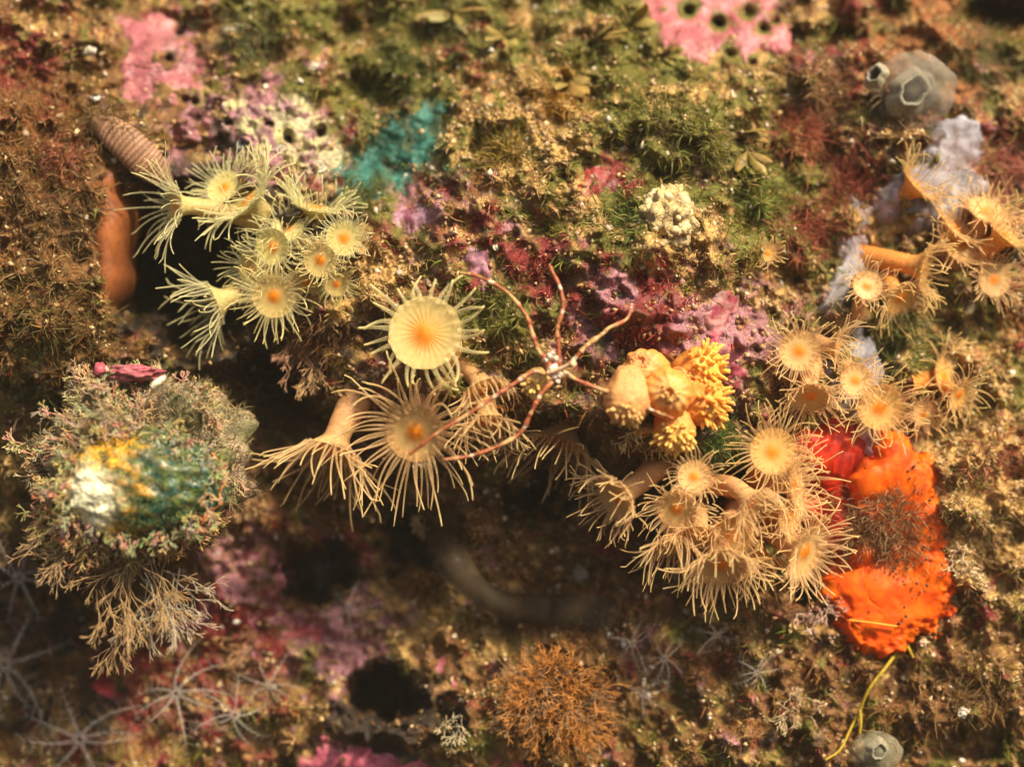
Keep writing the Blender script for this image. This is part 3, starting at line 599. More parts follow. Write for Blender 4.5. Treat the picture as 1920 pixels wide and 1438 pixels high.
def dome_fuzz(name, label, c, r, n, ln, col, col2, pick, wd=.02, flow=(0,0,0)):
    d = unit(rng.normal(size=(n*5, 3))); d = d[pick(d)]; d = d[fbm(d[:,0]*4, d[:,1]*4, d[:,2]*4, 3) > -.45][:n]; n = len(d)
    P = np.array(c)+d*np.array(r)*((mdisp(d)[:,None] if c is mc else 1)-.02); m = rng.random((n,1)); cc = (np.array(col)*(1-m)+np.array(col2)*m)*(.5+.8*rng.random((n,1)))
    V_, q, t, cc = filaments(P, d, ln*(.4+.9*rng.random(n)), wd*(.6+.8*rng.random(n)), cc, bend=1.1, flow=flow, spread=.8)
    mb = MB(); mb.add(V_, q, t, cc); tag(mb.build(name, 'turf', es), label, None, None, 'stuff')
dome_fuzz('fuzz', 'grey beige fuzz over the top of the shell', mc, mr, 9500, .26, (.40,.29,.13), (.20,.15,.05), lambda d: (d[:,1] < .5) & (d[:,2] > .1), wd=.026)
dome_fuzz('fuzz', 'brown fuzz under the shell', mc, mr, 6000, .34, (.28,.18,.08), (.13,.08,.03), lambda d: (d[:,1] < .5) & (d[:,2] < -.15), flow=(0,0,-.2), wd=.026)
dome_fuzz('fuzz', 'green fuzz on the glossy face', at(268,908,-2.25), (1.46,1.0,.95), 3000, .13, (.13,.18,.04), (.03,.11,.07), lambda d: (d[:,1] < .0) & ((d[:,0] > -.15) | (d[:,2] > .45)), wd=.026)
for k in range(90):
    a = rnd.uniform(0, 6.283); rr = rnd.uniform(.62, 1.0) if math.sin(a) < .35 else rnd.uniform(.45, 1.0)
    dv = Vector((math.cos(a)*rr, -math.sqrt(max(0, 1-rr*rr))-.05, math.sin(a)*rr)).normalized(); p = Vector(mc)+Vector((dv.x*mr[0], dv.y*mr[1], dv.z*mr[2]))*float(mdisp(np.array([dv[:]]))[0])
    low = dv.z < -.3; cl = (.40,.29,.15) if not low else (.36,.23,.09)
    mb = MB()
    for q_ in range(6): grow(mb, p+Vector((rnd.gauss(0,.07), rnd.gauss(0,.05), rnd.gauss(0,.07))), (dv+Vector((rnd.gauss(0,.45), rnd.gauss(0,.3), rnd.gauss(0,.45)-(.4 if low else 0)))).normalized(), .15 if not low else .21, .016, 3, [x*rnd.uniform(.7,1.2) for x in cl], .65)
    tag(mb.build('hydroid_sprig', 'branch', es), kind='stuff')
for k in range(46):
    a = k/46*6.283+rnd.gauss(0,.1); rr = rnd.uniform(.82,1.08); dv = Vector((math.cos(a), -.7, math.sin(a))).normalized()
    p = at(268,908,-2.25)+Vector((math.cos(a)*1.46*rr*.93, -.42+rnd.gauss(0,.08), math.sin(a)*.95*rr*.93)); low = dv.z < -.2
    mb = MB()
    for q_ in range(5): grow(mb, p+Vector((rnd.gauss(0,.05), rnd.gauss(0,.05), rnd.gauss(0,.05))), (dv+Vector((rnd.gauss(0,.5), rnd.gauss(0,.3)-.3, rnd.gauss(0,.5)-(.3 if low else 0)))).normalized(), .12, .015, 3, [x*rnd.uniform(.6,1.2) for x in ((.40,.31,.17) if rnd.random() < .85 else (.2,.2,.06))], .65)
    tag(mb.build('hydroid_sprig', 'branch', es), kind='stuff')
mb = MB(); blob(mb, at(245,700,-1.75), (.5,.6,.15), (.26,.05,.065), .32, 2.4, 60, 36, 3, (.34,.11,.12), fine=.025); blob(mb, at(188,694,-1.9), (.12,.15,.14), (.36,.06,.08), .25, 2, 16, 10, 5)
tag(mb.build('pink_crust', 'crust', es), 'pink crust on top of the shell')

# ribbed shell and orange lining at the rim of the big hollow
tuft('brown_algae_tuft', 'brown wisps around the ribbed shell', 215, 250, 60, 500, .3, (.26,.14,.05), (.14,.09,.03), (.1,0,-.2), group=TG)
rs = empty('ribbed_shell', on(245,285)); tag(rs, 'finely ribbed pinkish tan shell at the rim of the big hollow', 'shell')
P = spline([at(172,228,-.05), at(205,244,-.35), at(240,272,-.45), at(272,302,-.42), at(298,326,-.30), at(318,346,.0)], 140); tt = np.linspace(0, 1, 140); rb = np.abs(np.sin(tt*26*math.pi+.8*perlin(tt*5, tt*3, .5)))
R = (.07+.26*np.sin(np.pi*np.clip(tt*.9+.08, 0, 1))**.9)*(1+.05*rb)*(1+.14*perlin(tt*6, tt*4, 1.3)); mb = MB()
tube(mb, P, R, (np.array([(.16,.075,.035)])+rb[:,None]*np.array([(.27,.16,.09)]))*(1+.4*perlin(tt*9, tt*7, 4.))[:,None], 26)
cy = np.append(np.repeat(P[:,1], 26), P[-1,1]); mb.v[0][:,1] = cy+(mb.v[0][:,1]-cy)*.55; mb.build('body', 'flesh', rs)
tuft('brown_algae_tuft', 'dark wisps hanging over the upper end of the ribbed shell', 195, 236, 45, 260, .34, (.22,.13,.04), (.13,.09,.03), (.2,0,-.3), group=TG, out=.35)
ol = empty('orange_lining', on(215,420)); tag(ol, 'smooth brownish orange fleshy wall inside the big hollow', 'sponge')
mb = MB(); rows = []
for v in np.linspace(310, 665, 30):
    s = max(0., math.sin((v-310)/355*math.pi)); ue = 195-18*s+26*float(perlin(v/70., 2.2, .5))
    nz = lambda q: .10*float(perlin(v/90., q*1.7, 3.))
    e_ = max(0., 1-s**.35); wd_ = .85+.15*s+.25*float(perlin(v/50., 7.7, .2)); yb = e_*.35
    rows.append([at(ue+q*wd_+12*e_, v, y+yb+(nz(i_) if 0 < i_ < 6 else 0)) for i_, (q, y) in enumerate(((-50,.6),(-30,-.15),(-8,-.5),(14,-.48),(34,-.2),(54,.4),(66,1.3),(70,2.6)))])
G = np.array(rows); n, k = G.shape[:2]; i, j = np.meshgrid(np.arange(n-1), np.arange(k-1), indexing='ij'); A = i*k+j
G = G.reshape(-1,3); mb.add(G, np.stack([A, A+1, A+k+1, A+k], -1).reshape(-1,4), None, np.array((.25,.08,.022))*(1+.55*fbm(G[:,0]*2.4, G[:,2]*1.6, 0., 4)[:,None])); mb.build('wall', 'sponge', ol)

# ---------------------------------------------------------------- polyps
def bez(a, b, c, d, n):
    t = np.linspace(0, 1, n)[:,None]; return a*(1-t)**3+3*b*t*(1-t)**2+3*c*t*t*(1-t)+d*t**3
TONES = {'green': dict(col=(.55,.40,.14), rim=(.64,.55,.22), disc=(.62,.52,.18), cen=(.84,.27,.01), ten=(.80,.75,.42), tip=(.90,.85,.44)),
         'yellow': dict(col=(.62,.34,.12), rim=(.66,.50,.20), disc=(.62,.47,.16), cen=(.88,.27,.01), ten=(.84,.73,.36), tip=(.92,.82,.37)),
         'peach': dict(col=(.68,.36,.14), rim=(.70,.45,.18), disc=(.68,.44,.16), cen=(.90,.27,.01), ten=(.86,.60,.29), tip=(.94,.74,.34)),
         'orange': dict(col=(.78,.30,.06), rim=(.70,.42,.12), disc=(.70,.42,.12), cen=(.95,.27,.01), ten=(.80,.56,.24), tip=(.88,.68,.26))}
def polyp(label, u, v, f, R, L, base, tone='yellow', nt=30, droop=0.0, curl=.5, out=.5, th=.45, bout=-.15, splay=.15, cw=.42, group=None, Y=None):
    big = nt == 25; nt = int(nt*(1.6 if not big else 1.1)); R *= 1.02 if big else .90; f = (f[0]+rnd.gauss(0,.08), f[1]+rnd.gauss(0,.08), f[2])
    if not big: th = th*rnd.uniform(.9,1.25)+.08
    R /= 100.; L /= 100.; T = TONES[tone]
    Pc = np.array(at(u, v, (ysurf(u, v)-out) if Y is None else Y)); B0 = np.array(on(base[0], base[1], bout))
    if Y is not None: B0 = np.array(at(base[0], base[1], max(Y+.6, min(Y+1.4, ysurf(*base)+.1))))
    n = np.array((f[0], -f[2], f[1]), float); n /= np.linalg.norm(n)
    e = empty('yellow_polyp', B0); tag(e, label, 'polyp', group)
    dist = np.linalg.norm(Pc-B0); C = Pc-n*R*.42
    P = bez(B0, B0+(C-B0)*.35+np.array((0,-.10*dist,0)), C-n*dist*.30, C, 12)
    P = np.vstack([P, C+n*R*.22, C+n*R*.38, Pc+n*R*.02]); m = len(P); t = np.linspace(0, 1, m)
    rad = R*(cw+.16*(1-t)**2); rad[-4] = R*(cw+.08); rad[-3] = R*max(.70, cw+.1); rad[-2] = R*.90; rad[-1] = R*1.0
    lob = np.zeros(m); lob[-4:] = [.02,.03,.04,.04]
    T0, T1 = np.array(T['col']), np.array(T['rim']); k = sstep(.55, 1, t)[:,None]
    dirt = 1-.25*np.clip(fbm(P[:,0]*2, P[:,2]*2, P[:,1], 2), 0, 1)[:,None]
    mb = MB(); tube(mb, P, rad, (T0*(1-k)+T1*k)*dirt, 24, cap=False, lobes=12, lob=lob); mb.build('column', 'flesh', e)
    # frame of the disc
    Tt, N, Bn = frames(P); N = N[-1]; Bn = np.cross(n, N); Bn /= np.linalg.norm(Bn); N = np.cross(Bn, n)
    nr, ns = 11, 112; rr = np.linspace(1.0, .0, nr); a = np.arange(ns)/ns*2*math.pi; V_ = []; cs = []
    for r_ in rr:
        h = R*(.02-.13*(1-r_**2)+(.14 if big else .09)*math.exp(-(r_/.30)**2)); rip = R*.006*np.cos(a*nt)*math.sin(math.pi*min(r_*1.1, 1))
        V_.append(Pc+n*(h+rip)[:,None]+R*r_*(np.cos(a)[:,None]*N+np.sin(a)[:,None]*Bn))
        kc = float(sstep(.66 if big else .5, .10, np.array(r_))); kr = float(sstep(.75, 1, np.array(r_)))
        base_c = np.array(T['disc'])*(1-kr)+T1*kr
        cs.append((base_c*(1-kc)+np.array(T['cen'])*kc)[None]*(1+.06*np.cos(a*nt)[:,None]*max(0, min(1, r_*2-.7))))
    V_ = np.concatenate(V_); cs = np.concatenate(cs); i, j = np.meshgrid(np.arange(nr-1), np.arange(ns), indexing='ij'); A = i*ns+j; Bq = i*ns+(j+1) % ns
    mb = MB(); mb.add(V_, np.stack([A, A+ns, Bq+ns, Bq], -1).reshape(-1,4), None, np.clip(cs, 0, .95)); disc = mb.build('oral_disc', 'disc', e)
    # mouth: two swollen lips along a slit
    mb = MB(); ma = rnd.uniform(0, math.pi); md = math.cos(ma)*N+math.sin(ma)*Bn; ms = np.cross(n, md)
    for s in (-1, 1):
        x = np.linspace(-1, 1, 7); Q = Pc+n*(R*.02)+md*(x*R*.16)[:,None]+ms*(s*R*.045*(1.2-x**2))[:,None]
        tube(mb, Q, R*.055*(1.05-.6*x**2), (.98,.42,.04), 7)
    o = mb.build('mouth', 'flesh', e); o.parent = disc; o.matrix_parent_inverse = Matrix.Translation(-Vector(B0))
    # tentacles: two alternating rings
    ph = rnd.random()*6.28
    for q in range(nt):
        a = ph+(q+rnd.uniform(-.3,.3))/nt*2*math.pi; ra = math.cos(a)*N+math.sin(a)*Bn; outer = q % 2; ring = (.98,.86,.98,.74)[q % 4] if not big else (.98,.90)[q % 2]
        el = th*(.6 if outer else 1.05)+rnd.gauss(0,.14)+splay*(.7 if L < .8 else .35)*rnd.gauss(0,1)
        d = ra*math.cos(el)+n*math.sin(el); p = Pc+ra*R*ring; ln = L*(.75 if rnd.random() < .2 else 1)*rnd.uniform(.72,1.18)
        ax = np.cross(ra, n); tw = np.array([rnd.gauss(0,1), rnd.gauss(0,1), rnd.gauss(0,1)])*(.17 if L < .8 else .10)
        cv = curl*rnd.uniform(-.2,1.2)*(1 if rnd.random() < .8 else -.8); hook = rnd.uniform(.3,1.0)*(1 if rnd.random() < .7 else -1) if rnd.random() < .25+.5*curl else 0.0; ns_ = 9; Q = [p-d*R*.05]
        for s in range(ns_):
            tq = s/ns_; Q.append(Q[-1]+d*ln/ns_); bend_ = -.03+cv*.36*max(0, tq-.35)*2+(hook*.9 if tq > .68 else 0)
            d = d+n*bend_+tw*.5+np.array((0,0,-1))*droop*.16*(.4+tq); d = d/np.linalg.norm(d)
        Q = np.array(Q); tk = np.linspace(0, 1, ns_+1); w0 = .050 if big else min(max(R*.056, .018), .030)
        W = w0*(1-.60*tk**.8+.55*np.exp(-tk/.09)); W[-1] = W[-2]*.85
        kk = sstep(.55, 1, tk)[:,None]; c = np.array(T['ten'])*(1-kk)+np.array(T['tip'])*kk
        al = .36+.40*sstep(.4, 1, tk)[:,None]
        mb = MB(); tube(mb, Q, W, np.hstack([c, al]), 6); mb.build('tentacle', 'tentacle', e)
    return e
GL, GC, GR_, GU = 'polyps around the big hollow', 'polyps hanging from the overhang', 'lower right polyp cluster', 'upper right polyps'
POLYPS = [
 # left cluster
 ('pale polyp facing left into the dark hollow, topmost on its edge',328,386,(-.8,-.05,.55),40,92,(520,425),'green',26,.25,.15,.55,0.7,GL),
 ('bushy pale polyp with tentacles swept up, above the big hollow',462,372,(-.45,.6,.45),54,78,(505,420),'green',50,-.1,.2,.6,0.7,GL),
 ('pale polyp opening upward, just right of the bushy one',592,385,(.05,.8,.35),50,66,(588,440),'green',48,0,.3,.45,0.95,GL),
 ('polyp with orange mouth, in the middle of the left cluster',511,463,(-.35,-.1,.9),37,48,(560,450),'green',30,.1,.4,.7,0.35,GL),
 ('round polyp at the right end of the left cluster',645,446,(-.05,.05,1),36,34,(650,440),'green',34,0,.3,.5,0.35,GL),
 ('short-tentacled polyp below and left of the round one',600,488,(-.1,-.05,1),34,30,(610,470),'yellow',32,0,.5,.7,0.4,GL),
 ('broad open polyp lowest in the left cluster',513,556,(-.1,-.15,1),44,58,(560,540),'yellow',36,.35,.6,.85,0.2,GL),
 ('greenish polyp seen side-on with long straight tentacles, inside the hollow',402,568,(-.85,-.35,.25),46,92,(480,556),'green',26,.15,.1,.35,0.95,GL),
 ('half hidden polyp behind the broad open one',576,532,(.1,-.2,.95),30,34,(590,515),'yellow',26,.2,.4,.45,0.4,GL),
 ('small polyp at the lower right of the left cluster',631,533,(.1,-.3,.9),25,34,(625,515),'yellow',26,.3,.3,.4,0.4,GL),
 # under the overhang
 ('largest open polyp with a deep orange centre and curled tentacles',797,624,(-.05,.02,1),63,60,(835,660),'yellow',25,.05,.9,1.0,0.12,GC),
 ('polyp with long drooping tentacles below the largest open one',778,812,(-.12,-.35,.9),60,118,(800,735),'peach',34,.75,.35,1.0,0.35,GC),
 ('upper of two stacked downward polyps left of the sea spider',908,735,(.25,-.75,.45),48,56,(870,680),'peach',30,.35,.6,.75,0.95,GC),
 ('lower of two stacked downward polyps left of the sea spider',915,795,(.1,-.85,.4),46,68,(900,730),'peach',32,.45,.5,.9,0.95,GC),
 ('bell-shaped polyp hanging at the left end of the overhang',622,848,(-.2,-.85,.3),60,118,(672,740),'peach',32,.35,.25,.8,0.95,GC),
 ('dim polyp with streaming tentacles in the shade of the overhang',1050,830,(-.35,-.85,.2),60,110,(1092,760),'peach',34,.4,.2,.6,0.95,GC),
 ('small shaded polyp hidden behind the legs of the sea spider',1068,742,(.1,-.9,.35),30,40,(1060,705),'peach',26,.4,.3,.3,0.95,GC),
 ('short yellow polyp hanging beneath the puffy orange polyps',1208,815,(.0,-.85,.4),36,36,(1215,775),'yellow',28,.3,.5,.35,0.95,GC),
 # lower right cluster
 ('star-like polyp at the top of the lower right cluster',1302,893,(-.1,.1,1),32,42,(1375,920),'peach',34,.1,.2,1.1,0.55,GR_),
 ('polyp on a thick stalk leaning left out of the lower right cluster',1155,935,(-.75,-.45,.45),50,64,(1245,862),'peach',36,.3,.6,1.0,0.95,GR_),
 ('polyp just under the star-like one',1268,955,(-.05,-.45,.85),38,50,(1290,900),'peach',34,.55,.5,1.05,0.55,GR_),
 ('polyp hanging below and left in the lower right cluster',1262,1022,(-.1,-.85,.45),40,72,(1262,960),'peach',34,.5,.4,.9,0.95,GR_),
 ('big downward polyp lowest in the lower right cluster',1352,1062,(-.02,-.6,.75),52,70,(1360,985),'peach',40,.6,.35,1.0,0.7,GR_),
 ('polyp on a pale bent stalk in the middle of the lower right cluster',1412,945,(.5,-.6,.45),42,62,(1330,905),'peach',36,.35,.3,1.05,0.95,GR_),
 ('wide open polyp at the upper right of the lower right cluster',1450,846,(.1,.1,.95),46,70,(1415,905),'orange',36,.1,.3,.85,0.55,GR_),
 ('polyp reaching right across the red sponge',1492,905,(.8,-.05,.4),46,78,(1430,915),'peach',34,.1,.15,.8,0.95,GR_),
 ('pinkish polyp spreading over the orange sponge edge',1512,1035,(.6,-.35,.55),52,66,(1440,985),'peach',42,.3,.2,.9,0.7,GR_),
 ('shaded polyp behind the big downward one',1432,1062,(.25,-.8,.4),38,54,(1410,1000),'orange',30,.4,.2,.5,0.95,GR_),
 ('polyp between the bent stalk and the red sponge',1482,965,(.6,.1,.5),40,52,(1430,970),'peach',34,.1,.2,.75,0.7,GR_),
 # upper right
 ('open polyp nearest the magenta crust, right flank of the bulge',1499,657,(-.1,.1,1),40,46,(1525,700),'peach',36,.15,.25,.8,0.55,GU),
 ('downward polyp above the red sponge',1520,745,(.05,-.75,.6),42,58,(1520,680),'peach',36,.4,.3,.7,0.7,GU),
 ('polyp facing right over the lavender membrane',1572,650,(.85,-.2,.35),34,58,(1525,640),'peach',28,.25,.2,.6,0.95,GU),
 ('round open polyp with a bright centre above the orange sponge',1650,764,(-.05,0,1),46,58,(1670,740),'orange',38,.15,.3,.7,0.55,GU),
 ('yellow polyp pointing right near the right edge',1772,706,(.65,.1,.6),42,68,(1700,718),'orange',30,.1,.25,.6,0.7,GU),
 ('little polyp just right of the round open one',1732,776,(.0,-.1,1),24,40,(1715,750),'peach',26,.2,.3,.5,0.55,GU),
 ('polyp with wispy tentacles below the thick orange stalk',1627,535,(.05,.15,.95),30,42,(1600,610),'peach',30,.3,.2,.8,0.55,GU),
 ('round polyp near the right edge with a small orange mouth',1865,523,(.05,.05,1),36,44,(1845,505),'peach',34,.1,.3,.6,0.55,GU),
 ('polyp on a thick orange stalk lying to the right',1735,502,(.85,-.3,.35),46,60,(1605,480),'orange',34,.1,.2,.75,0.95,GU),
 ('yellow-fringed polyp leaning up right over the lavender membrane',1722,345,(.6,.65,.4),44,66,(1662,412),'orange',34,.05,.2,.6,0.95,GU),
 ('pale fringed polyp below the yellow-fringed one',1795,425,(.55,.5,.5),46,58,(1775,490),'peach',36,.05,.2,.6,0.7,GU),
 ('polyp cut by the right edge of the view',1885,438,(.5,.55,.4),42,62,(1825,492),'orange',32,.05,.2,.5,0.95,GU),
 ('half open polyp above the thick orange stalk, near the right edge',1850,395,(.3,.5,.7),40,56,(1830,440),'peach',34,.05,.2,.5,.6,GU),
 ('pale bushy polyp between the thick stalk and the right edge',1800,455,(.2,.3,.8),44,54,(1790,500),'peach',36,.1,.25,.55,.6,GU),
 ('drooping polyp hanging below the thick orange stalk',1690,560,(.35,-.6,.6),38,52,(1660,500),'orange',32,.4,.3,.6,.6,GU),
 ('small polyp tucked under the right-pointing yellow one',1800,740,(.4,-.4,.7),30,46,(1760,720),'orange',28,.3,.3,.45,.5,GU),
 ('pale polyp in the film just above the round open one',1605,712,(.1,.1,.9),32,44,(1590,690),'peach',30,.2,.3,.7,.5,GU),
 ('dense polyp filling the heart of the lower right cluster',1375,1005,(.1,-.45,.8),42,56,(1380,950),'peach',36,.5,.35,.8,.6,GR_),
 ('drooping polyp at the lower left of the lower right cluster',1310,1005,(-.2,-.7,.6),36,58,(1310,950),'peach',32,.5,.4,.9,.7,GR_),
 ('small polyp wedged between the bushy and the upward-opening pale ones',540,425,(.0,.25,.95),32,44,(560,440),'green',30,0,.3,.6,.6,GL),
 ('pale polyp leaning left between the two side-on ones in the hollow',470,505,(-.6,-.1,.7),36,52,(540,500),'green',32,.1,.3,.6,.6,GL),
 ('pale polyp behind the bushy one, against the hollow roof',420,350,(-.3,.5,.7),38,58,(470,340),'green',32,0,.2,.5,.6,GL),
 ('small solitary orange polyp on the right flank of the bulge',1440,475,(.0,.05,1),17,26,(1440,480),'orange',20,0,.2,.2,0.55,GU)]
YS = {0:-.7,1:-.6,2:-.4,3:-.85,6:-1.0,7:-.35,8:-.5,11:-1.65,12:-1.75,13:-1.8,14:-1.1,15:-.5,16:-1.2,17:-1.8,18:-2.0,19:-1.75,20:-2.0,21:-1.7,22:-2.0,23:-2.15,24:-1.7,25:-1.45,26:-1.55,27:-1.0,28:-1.45}; YS.update({46: -1.75, 47: -1.8, 48: -.65, 49: -.55, 50: -.35})
for k, (lb, u, v, f, R, L, b, tn, n_, dr, cu_, out_, th_, g_) in enumerate(POLYPS):
    polyp(lb, u, v, f, R, L, b, tn, n_, dr, cu_, out_, th_, group=g_, Y=YS.get(k))

# puffy, closed polyps
def puffy(label, u, v, R, f, col, tip, nt_, tl, out, spread=.75):
    R /= 100; c = np.array(on(u, v, out)); n = np.array((f[0], -f[2], f[1]), float); n /= np.linalg.norm(n)
    e = empty('puffy_polyp', on(u, v)); tag(e, label, 'polyp', 'closed orange polyps')
    mb = MB(); d, q = sphere_grid(64, 40); dn = d@n
    aa = np.arctan2(d@np.cross(n, (.3,.1,.9)), d@np.array((.3,.1,.9))); kk = 1+.09*fbm(d[:,0]*2+u, d[:,1]*2, d[:,2]*2, 4)+.035*np.cos(aa*13)*sstep(-.2, .7, dn)-.22*np.exp(-((1-dn)/.05)**2)*(nt_ < 30)
    V_ = c+d*R*kk[:,None]; back = np.clip(-dn, 0, 1)[:,None]*n*-R*.8; m = sstep(.55, .95, dn)[:,None]
    mb.add(V_+back, q, None, np.array(col)*(1-m)+np.array(tip)*m); mb.build('body', 'flesh', e)
    a0 = np.array((.3,.1,.9)); N = a0-n*(a0@n); N /= np.linalg.norm(N); Bn = np.cross(n, N)
    for k in range(nt_):
        if nt_ < 30: th_ = .30+.13*(k % 2); ph = k/nt_*6.283; ln = tl*.55
        else: th_ = spread*math.sqrt((k+.5)/nt_)*1.1; ph = k*2.39996+rnd.gauss(0,.25); th_ += rnd.gauss(0,.06); ln = tl*rnd.uniform(.5,1.2)
        dd = n*math.cos(th_)+math.sin(th_)*(math.cos(ph)*N+math.sin(ph)*Bn); p = c+dd*R*.94
        d2 = (dd if nt_ >= 30 else dd*.6-(math.cos(ph)*N+math.sin(ph)*Bn)*.5)+np.array([rnd.gauss(0,.15) for _ in range(3)]); d2 /= np.linalg.norm(d2); ln *= rnd.uniform(.7,1.3)
        mb = MB(); tube(mb, [p-dd*.03, p+d2*ln*.5, p+d2*ln], [.045,.036,.024], [col, tip, tip], 6); mb.build('tentacle', 'flesh', e)
OC, OT = (.82,.36,.07), (.92,.54,.09)
puffy('round puffy polyp with a flower-like opening, middle of the orange knot',1250,736,44,(.05,0,1),OC,(.85,.50,.16),26,.20,.62)
puffy('smooth drooping polyp at the left of the orange knot',1176,752,40,(-.1,-.75,.5),(.74,.38,.13),(.82,.50,.16),34,.10,.5)
puffy('bright yellow tufted polyp at the lower tip of the orange knot',1264,806,36,(0,-.6,.75),(.80,.36,.08),(.92,.60,.14),48,.13,.5,.95)
puffy('yellow tufted polyp at the top right of the orange knot',1312,692,40,(.55,.25,.75),OC,OT,54,.17,.4,1.0)
puffy('shaggy orange polyp at the right side of the orange knot',1314,752,42,(.75,-.15,.6),(.82,.32,.06),(.90,.50,.09),54,.18,.42,1.0)
puffy('plain closed polyp forming the upper left of the orange knot',1212,702,44,(-.3,.5,.7),OC,(.82,.40,.14),22,.08,.36)
puffy('small closed polyp squeezed in the centre of the orange knot',1288,716,32,(.2,.1,.9),(.82,.38,.12),(.86,.42,.10),24,.12,.5)
puffy('small yellow tufted polyp hidden under the body of the sea spider',1005,720,22,(-.1,-.6,.7),(.7,.42,.12),(.85,.58,.16),34,.09,.25,.9)

# ---------------------------------------------------------------- sea spider
ss = empty('sea_spider', on(1035,695)); tag(ss, 'spindly red and white sea spider with long jointed legs astride the overhang', 'sea spider')
RED, WHT, TANR = (.27,.07,.02), (.60,.46,.30), (.44,.25,.09)
LEGS = [[(1028,678,.75),(1008,655,.85),(995,615,.8),(985,590,.7),(950,548,.62),(900,520,.4),(862,512,.15)],
 [(1048,690,.75),(1047,650,.85),(1045,615,.85),(1055,580,.8),(1052,545,.65),(1036,510,.4),(1030,497,.2)],
 [(1062,688,.75),(1080,670,.85),(1100,648,.85),(1130,626,.7),(1142,615,.6),(1175,598,.35),(1185,570,.1)],
 [(1058,698,.75),(1080,712,.9),(1120,728,.95),(1160,742,1.0),(1190,755,1.05),(1225,770,1.1),(1262,785,1.0)],
 [(1040,712,.75),(1015,738,.9),(995,775,.9),(975,812,.85),(930,838,1.0),(880,855,1.1),(832,862,1.2)],
 [(1025,702,.75),(1000,697,.95),(960,722,1.1),(920,748,1.3),(880,775,1.4),(820,812,1.5),(768,852,1.4)]]
base_y = ysurf(1035, 660)
for lg in LEGS:
    pts = [at(x, y, base_y-.15-o*.6) for (x, y, o) in lg]; P = spline(pts, 110); tt = np.linspace(0, 1, 110)
    R = .036-.012*tt+.012*np.exp(-((tt*6 % 1)-.5)**2/.02); band = sstep(-.1, .35, perlin(P[:,0]*5, P[:,2]*5, 3.3))[:,None]
    R = R*(1+.35*np.abs(np.sin(tt*42))*.6+.25*perlin(tt*40, tt*40, 2.2)); c = np.array(RED)*(1-band)+np.array(TANR)*band; k2 = sstep(.35, .6, perlin(P[:,0]*7, P[:,2]*7, 8.))[:,None]; c = c*(1-k2)+np.array(WHT)*k2
    mb = MB(); tube(mb, P, R, c, 8); leg = mb.build('leg', 'crust', ss)
    mb = MB()
    for k in range(90):
        i = rnd.randrange(2, 108); blob(mb, P[i]+np.array([rnd.gauss(0,.028), rnd.gauss(0,.025)-.015, rnd.gauss(0,.028)]), .008+.022*rnd.random()**2, (.72,.62,.48), .4, 2, 6, 5, k)
    o = mb.build('silt_crumbs', 'grit', leg); o.matrix_parent_inverse = Matrix.Translation(-ss.location); tag(o, kind='stuff')
mb = MB(); P = spline([at(x, y, base_y-.15-.46) for (x, y) in ((1024,664),(1030,680),(1040,696),(1046,712))], 20); tube(mb, P, .06+.05*np.abs(np.sin(np.linspace(.3, 9, 20))), np.where((np.arange(20)//3 % 2)[:,None] == 0, np.array([(.62,.16,.08)]), np.array([(.82,.66,.5)])), 12); mb.build('trunk', 'crust', ss)
mb = MB(); tube(mb, spline([at(x, y, base_y-.15-o) for (x, y, o) in ((1028,700,.5),(1050,692,.62),(1068,684,.7),(1078,682,.74))], 12), np.array([.05,.05,.045,.04,.038,.036,.034,.036,.05,.065,.075,.05]), (.78,.48,.26), 10); mb.build('proboscis', 'crust', ss)
mb = MB()
for (x, y, r) in ((1030,668,.07),(1042,672,.06),(1024,675,.05),(1036,662,.05),(1046,716,.05),(1049,705,.045)): blob(mb, at(x, y, base_y-.72), r*.8, (.58,.46,.34), .5, 3, 14, 10, x)
tag(mb.build('silt_cap', 'crust', ss), 'white crumbly silt on the back', kind='stuff')

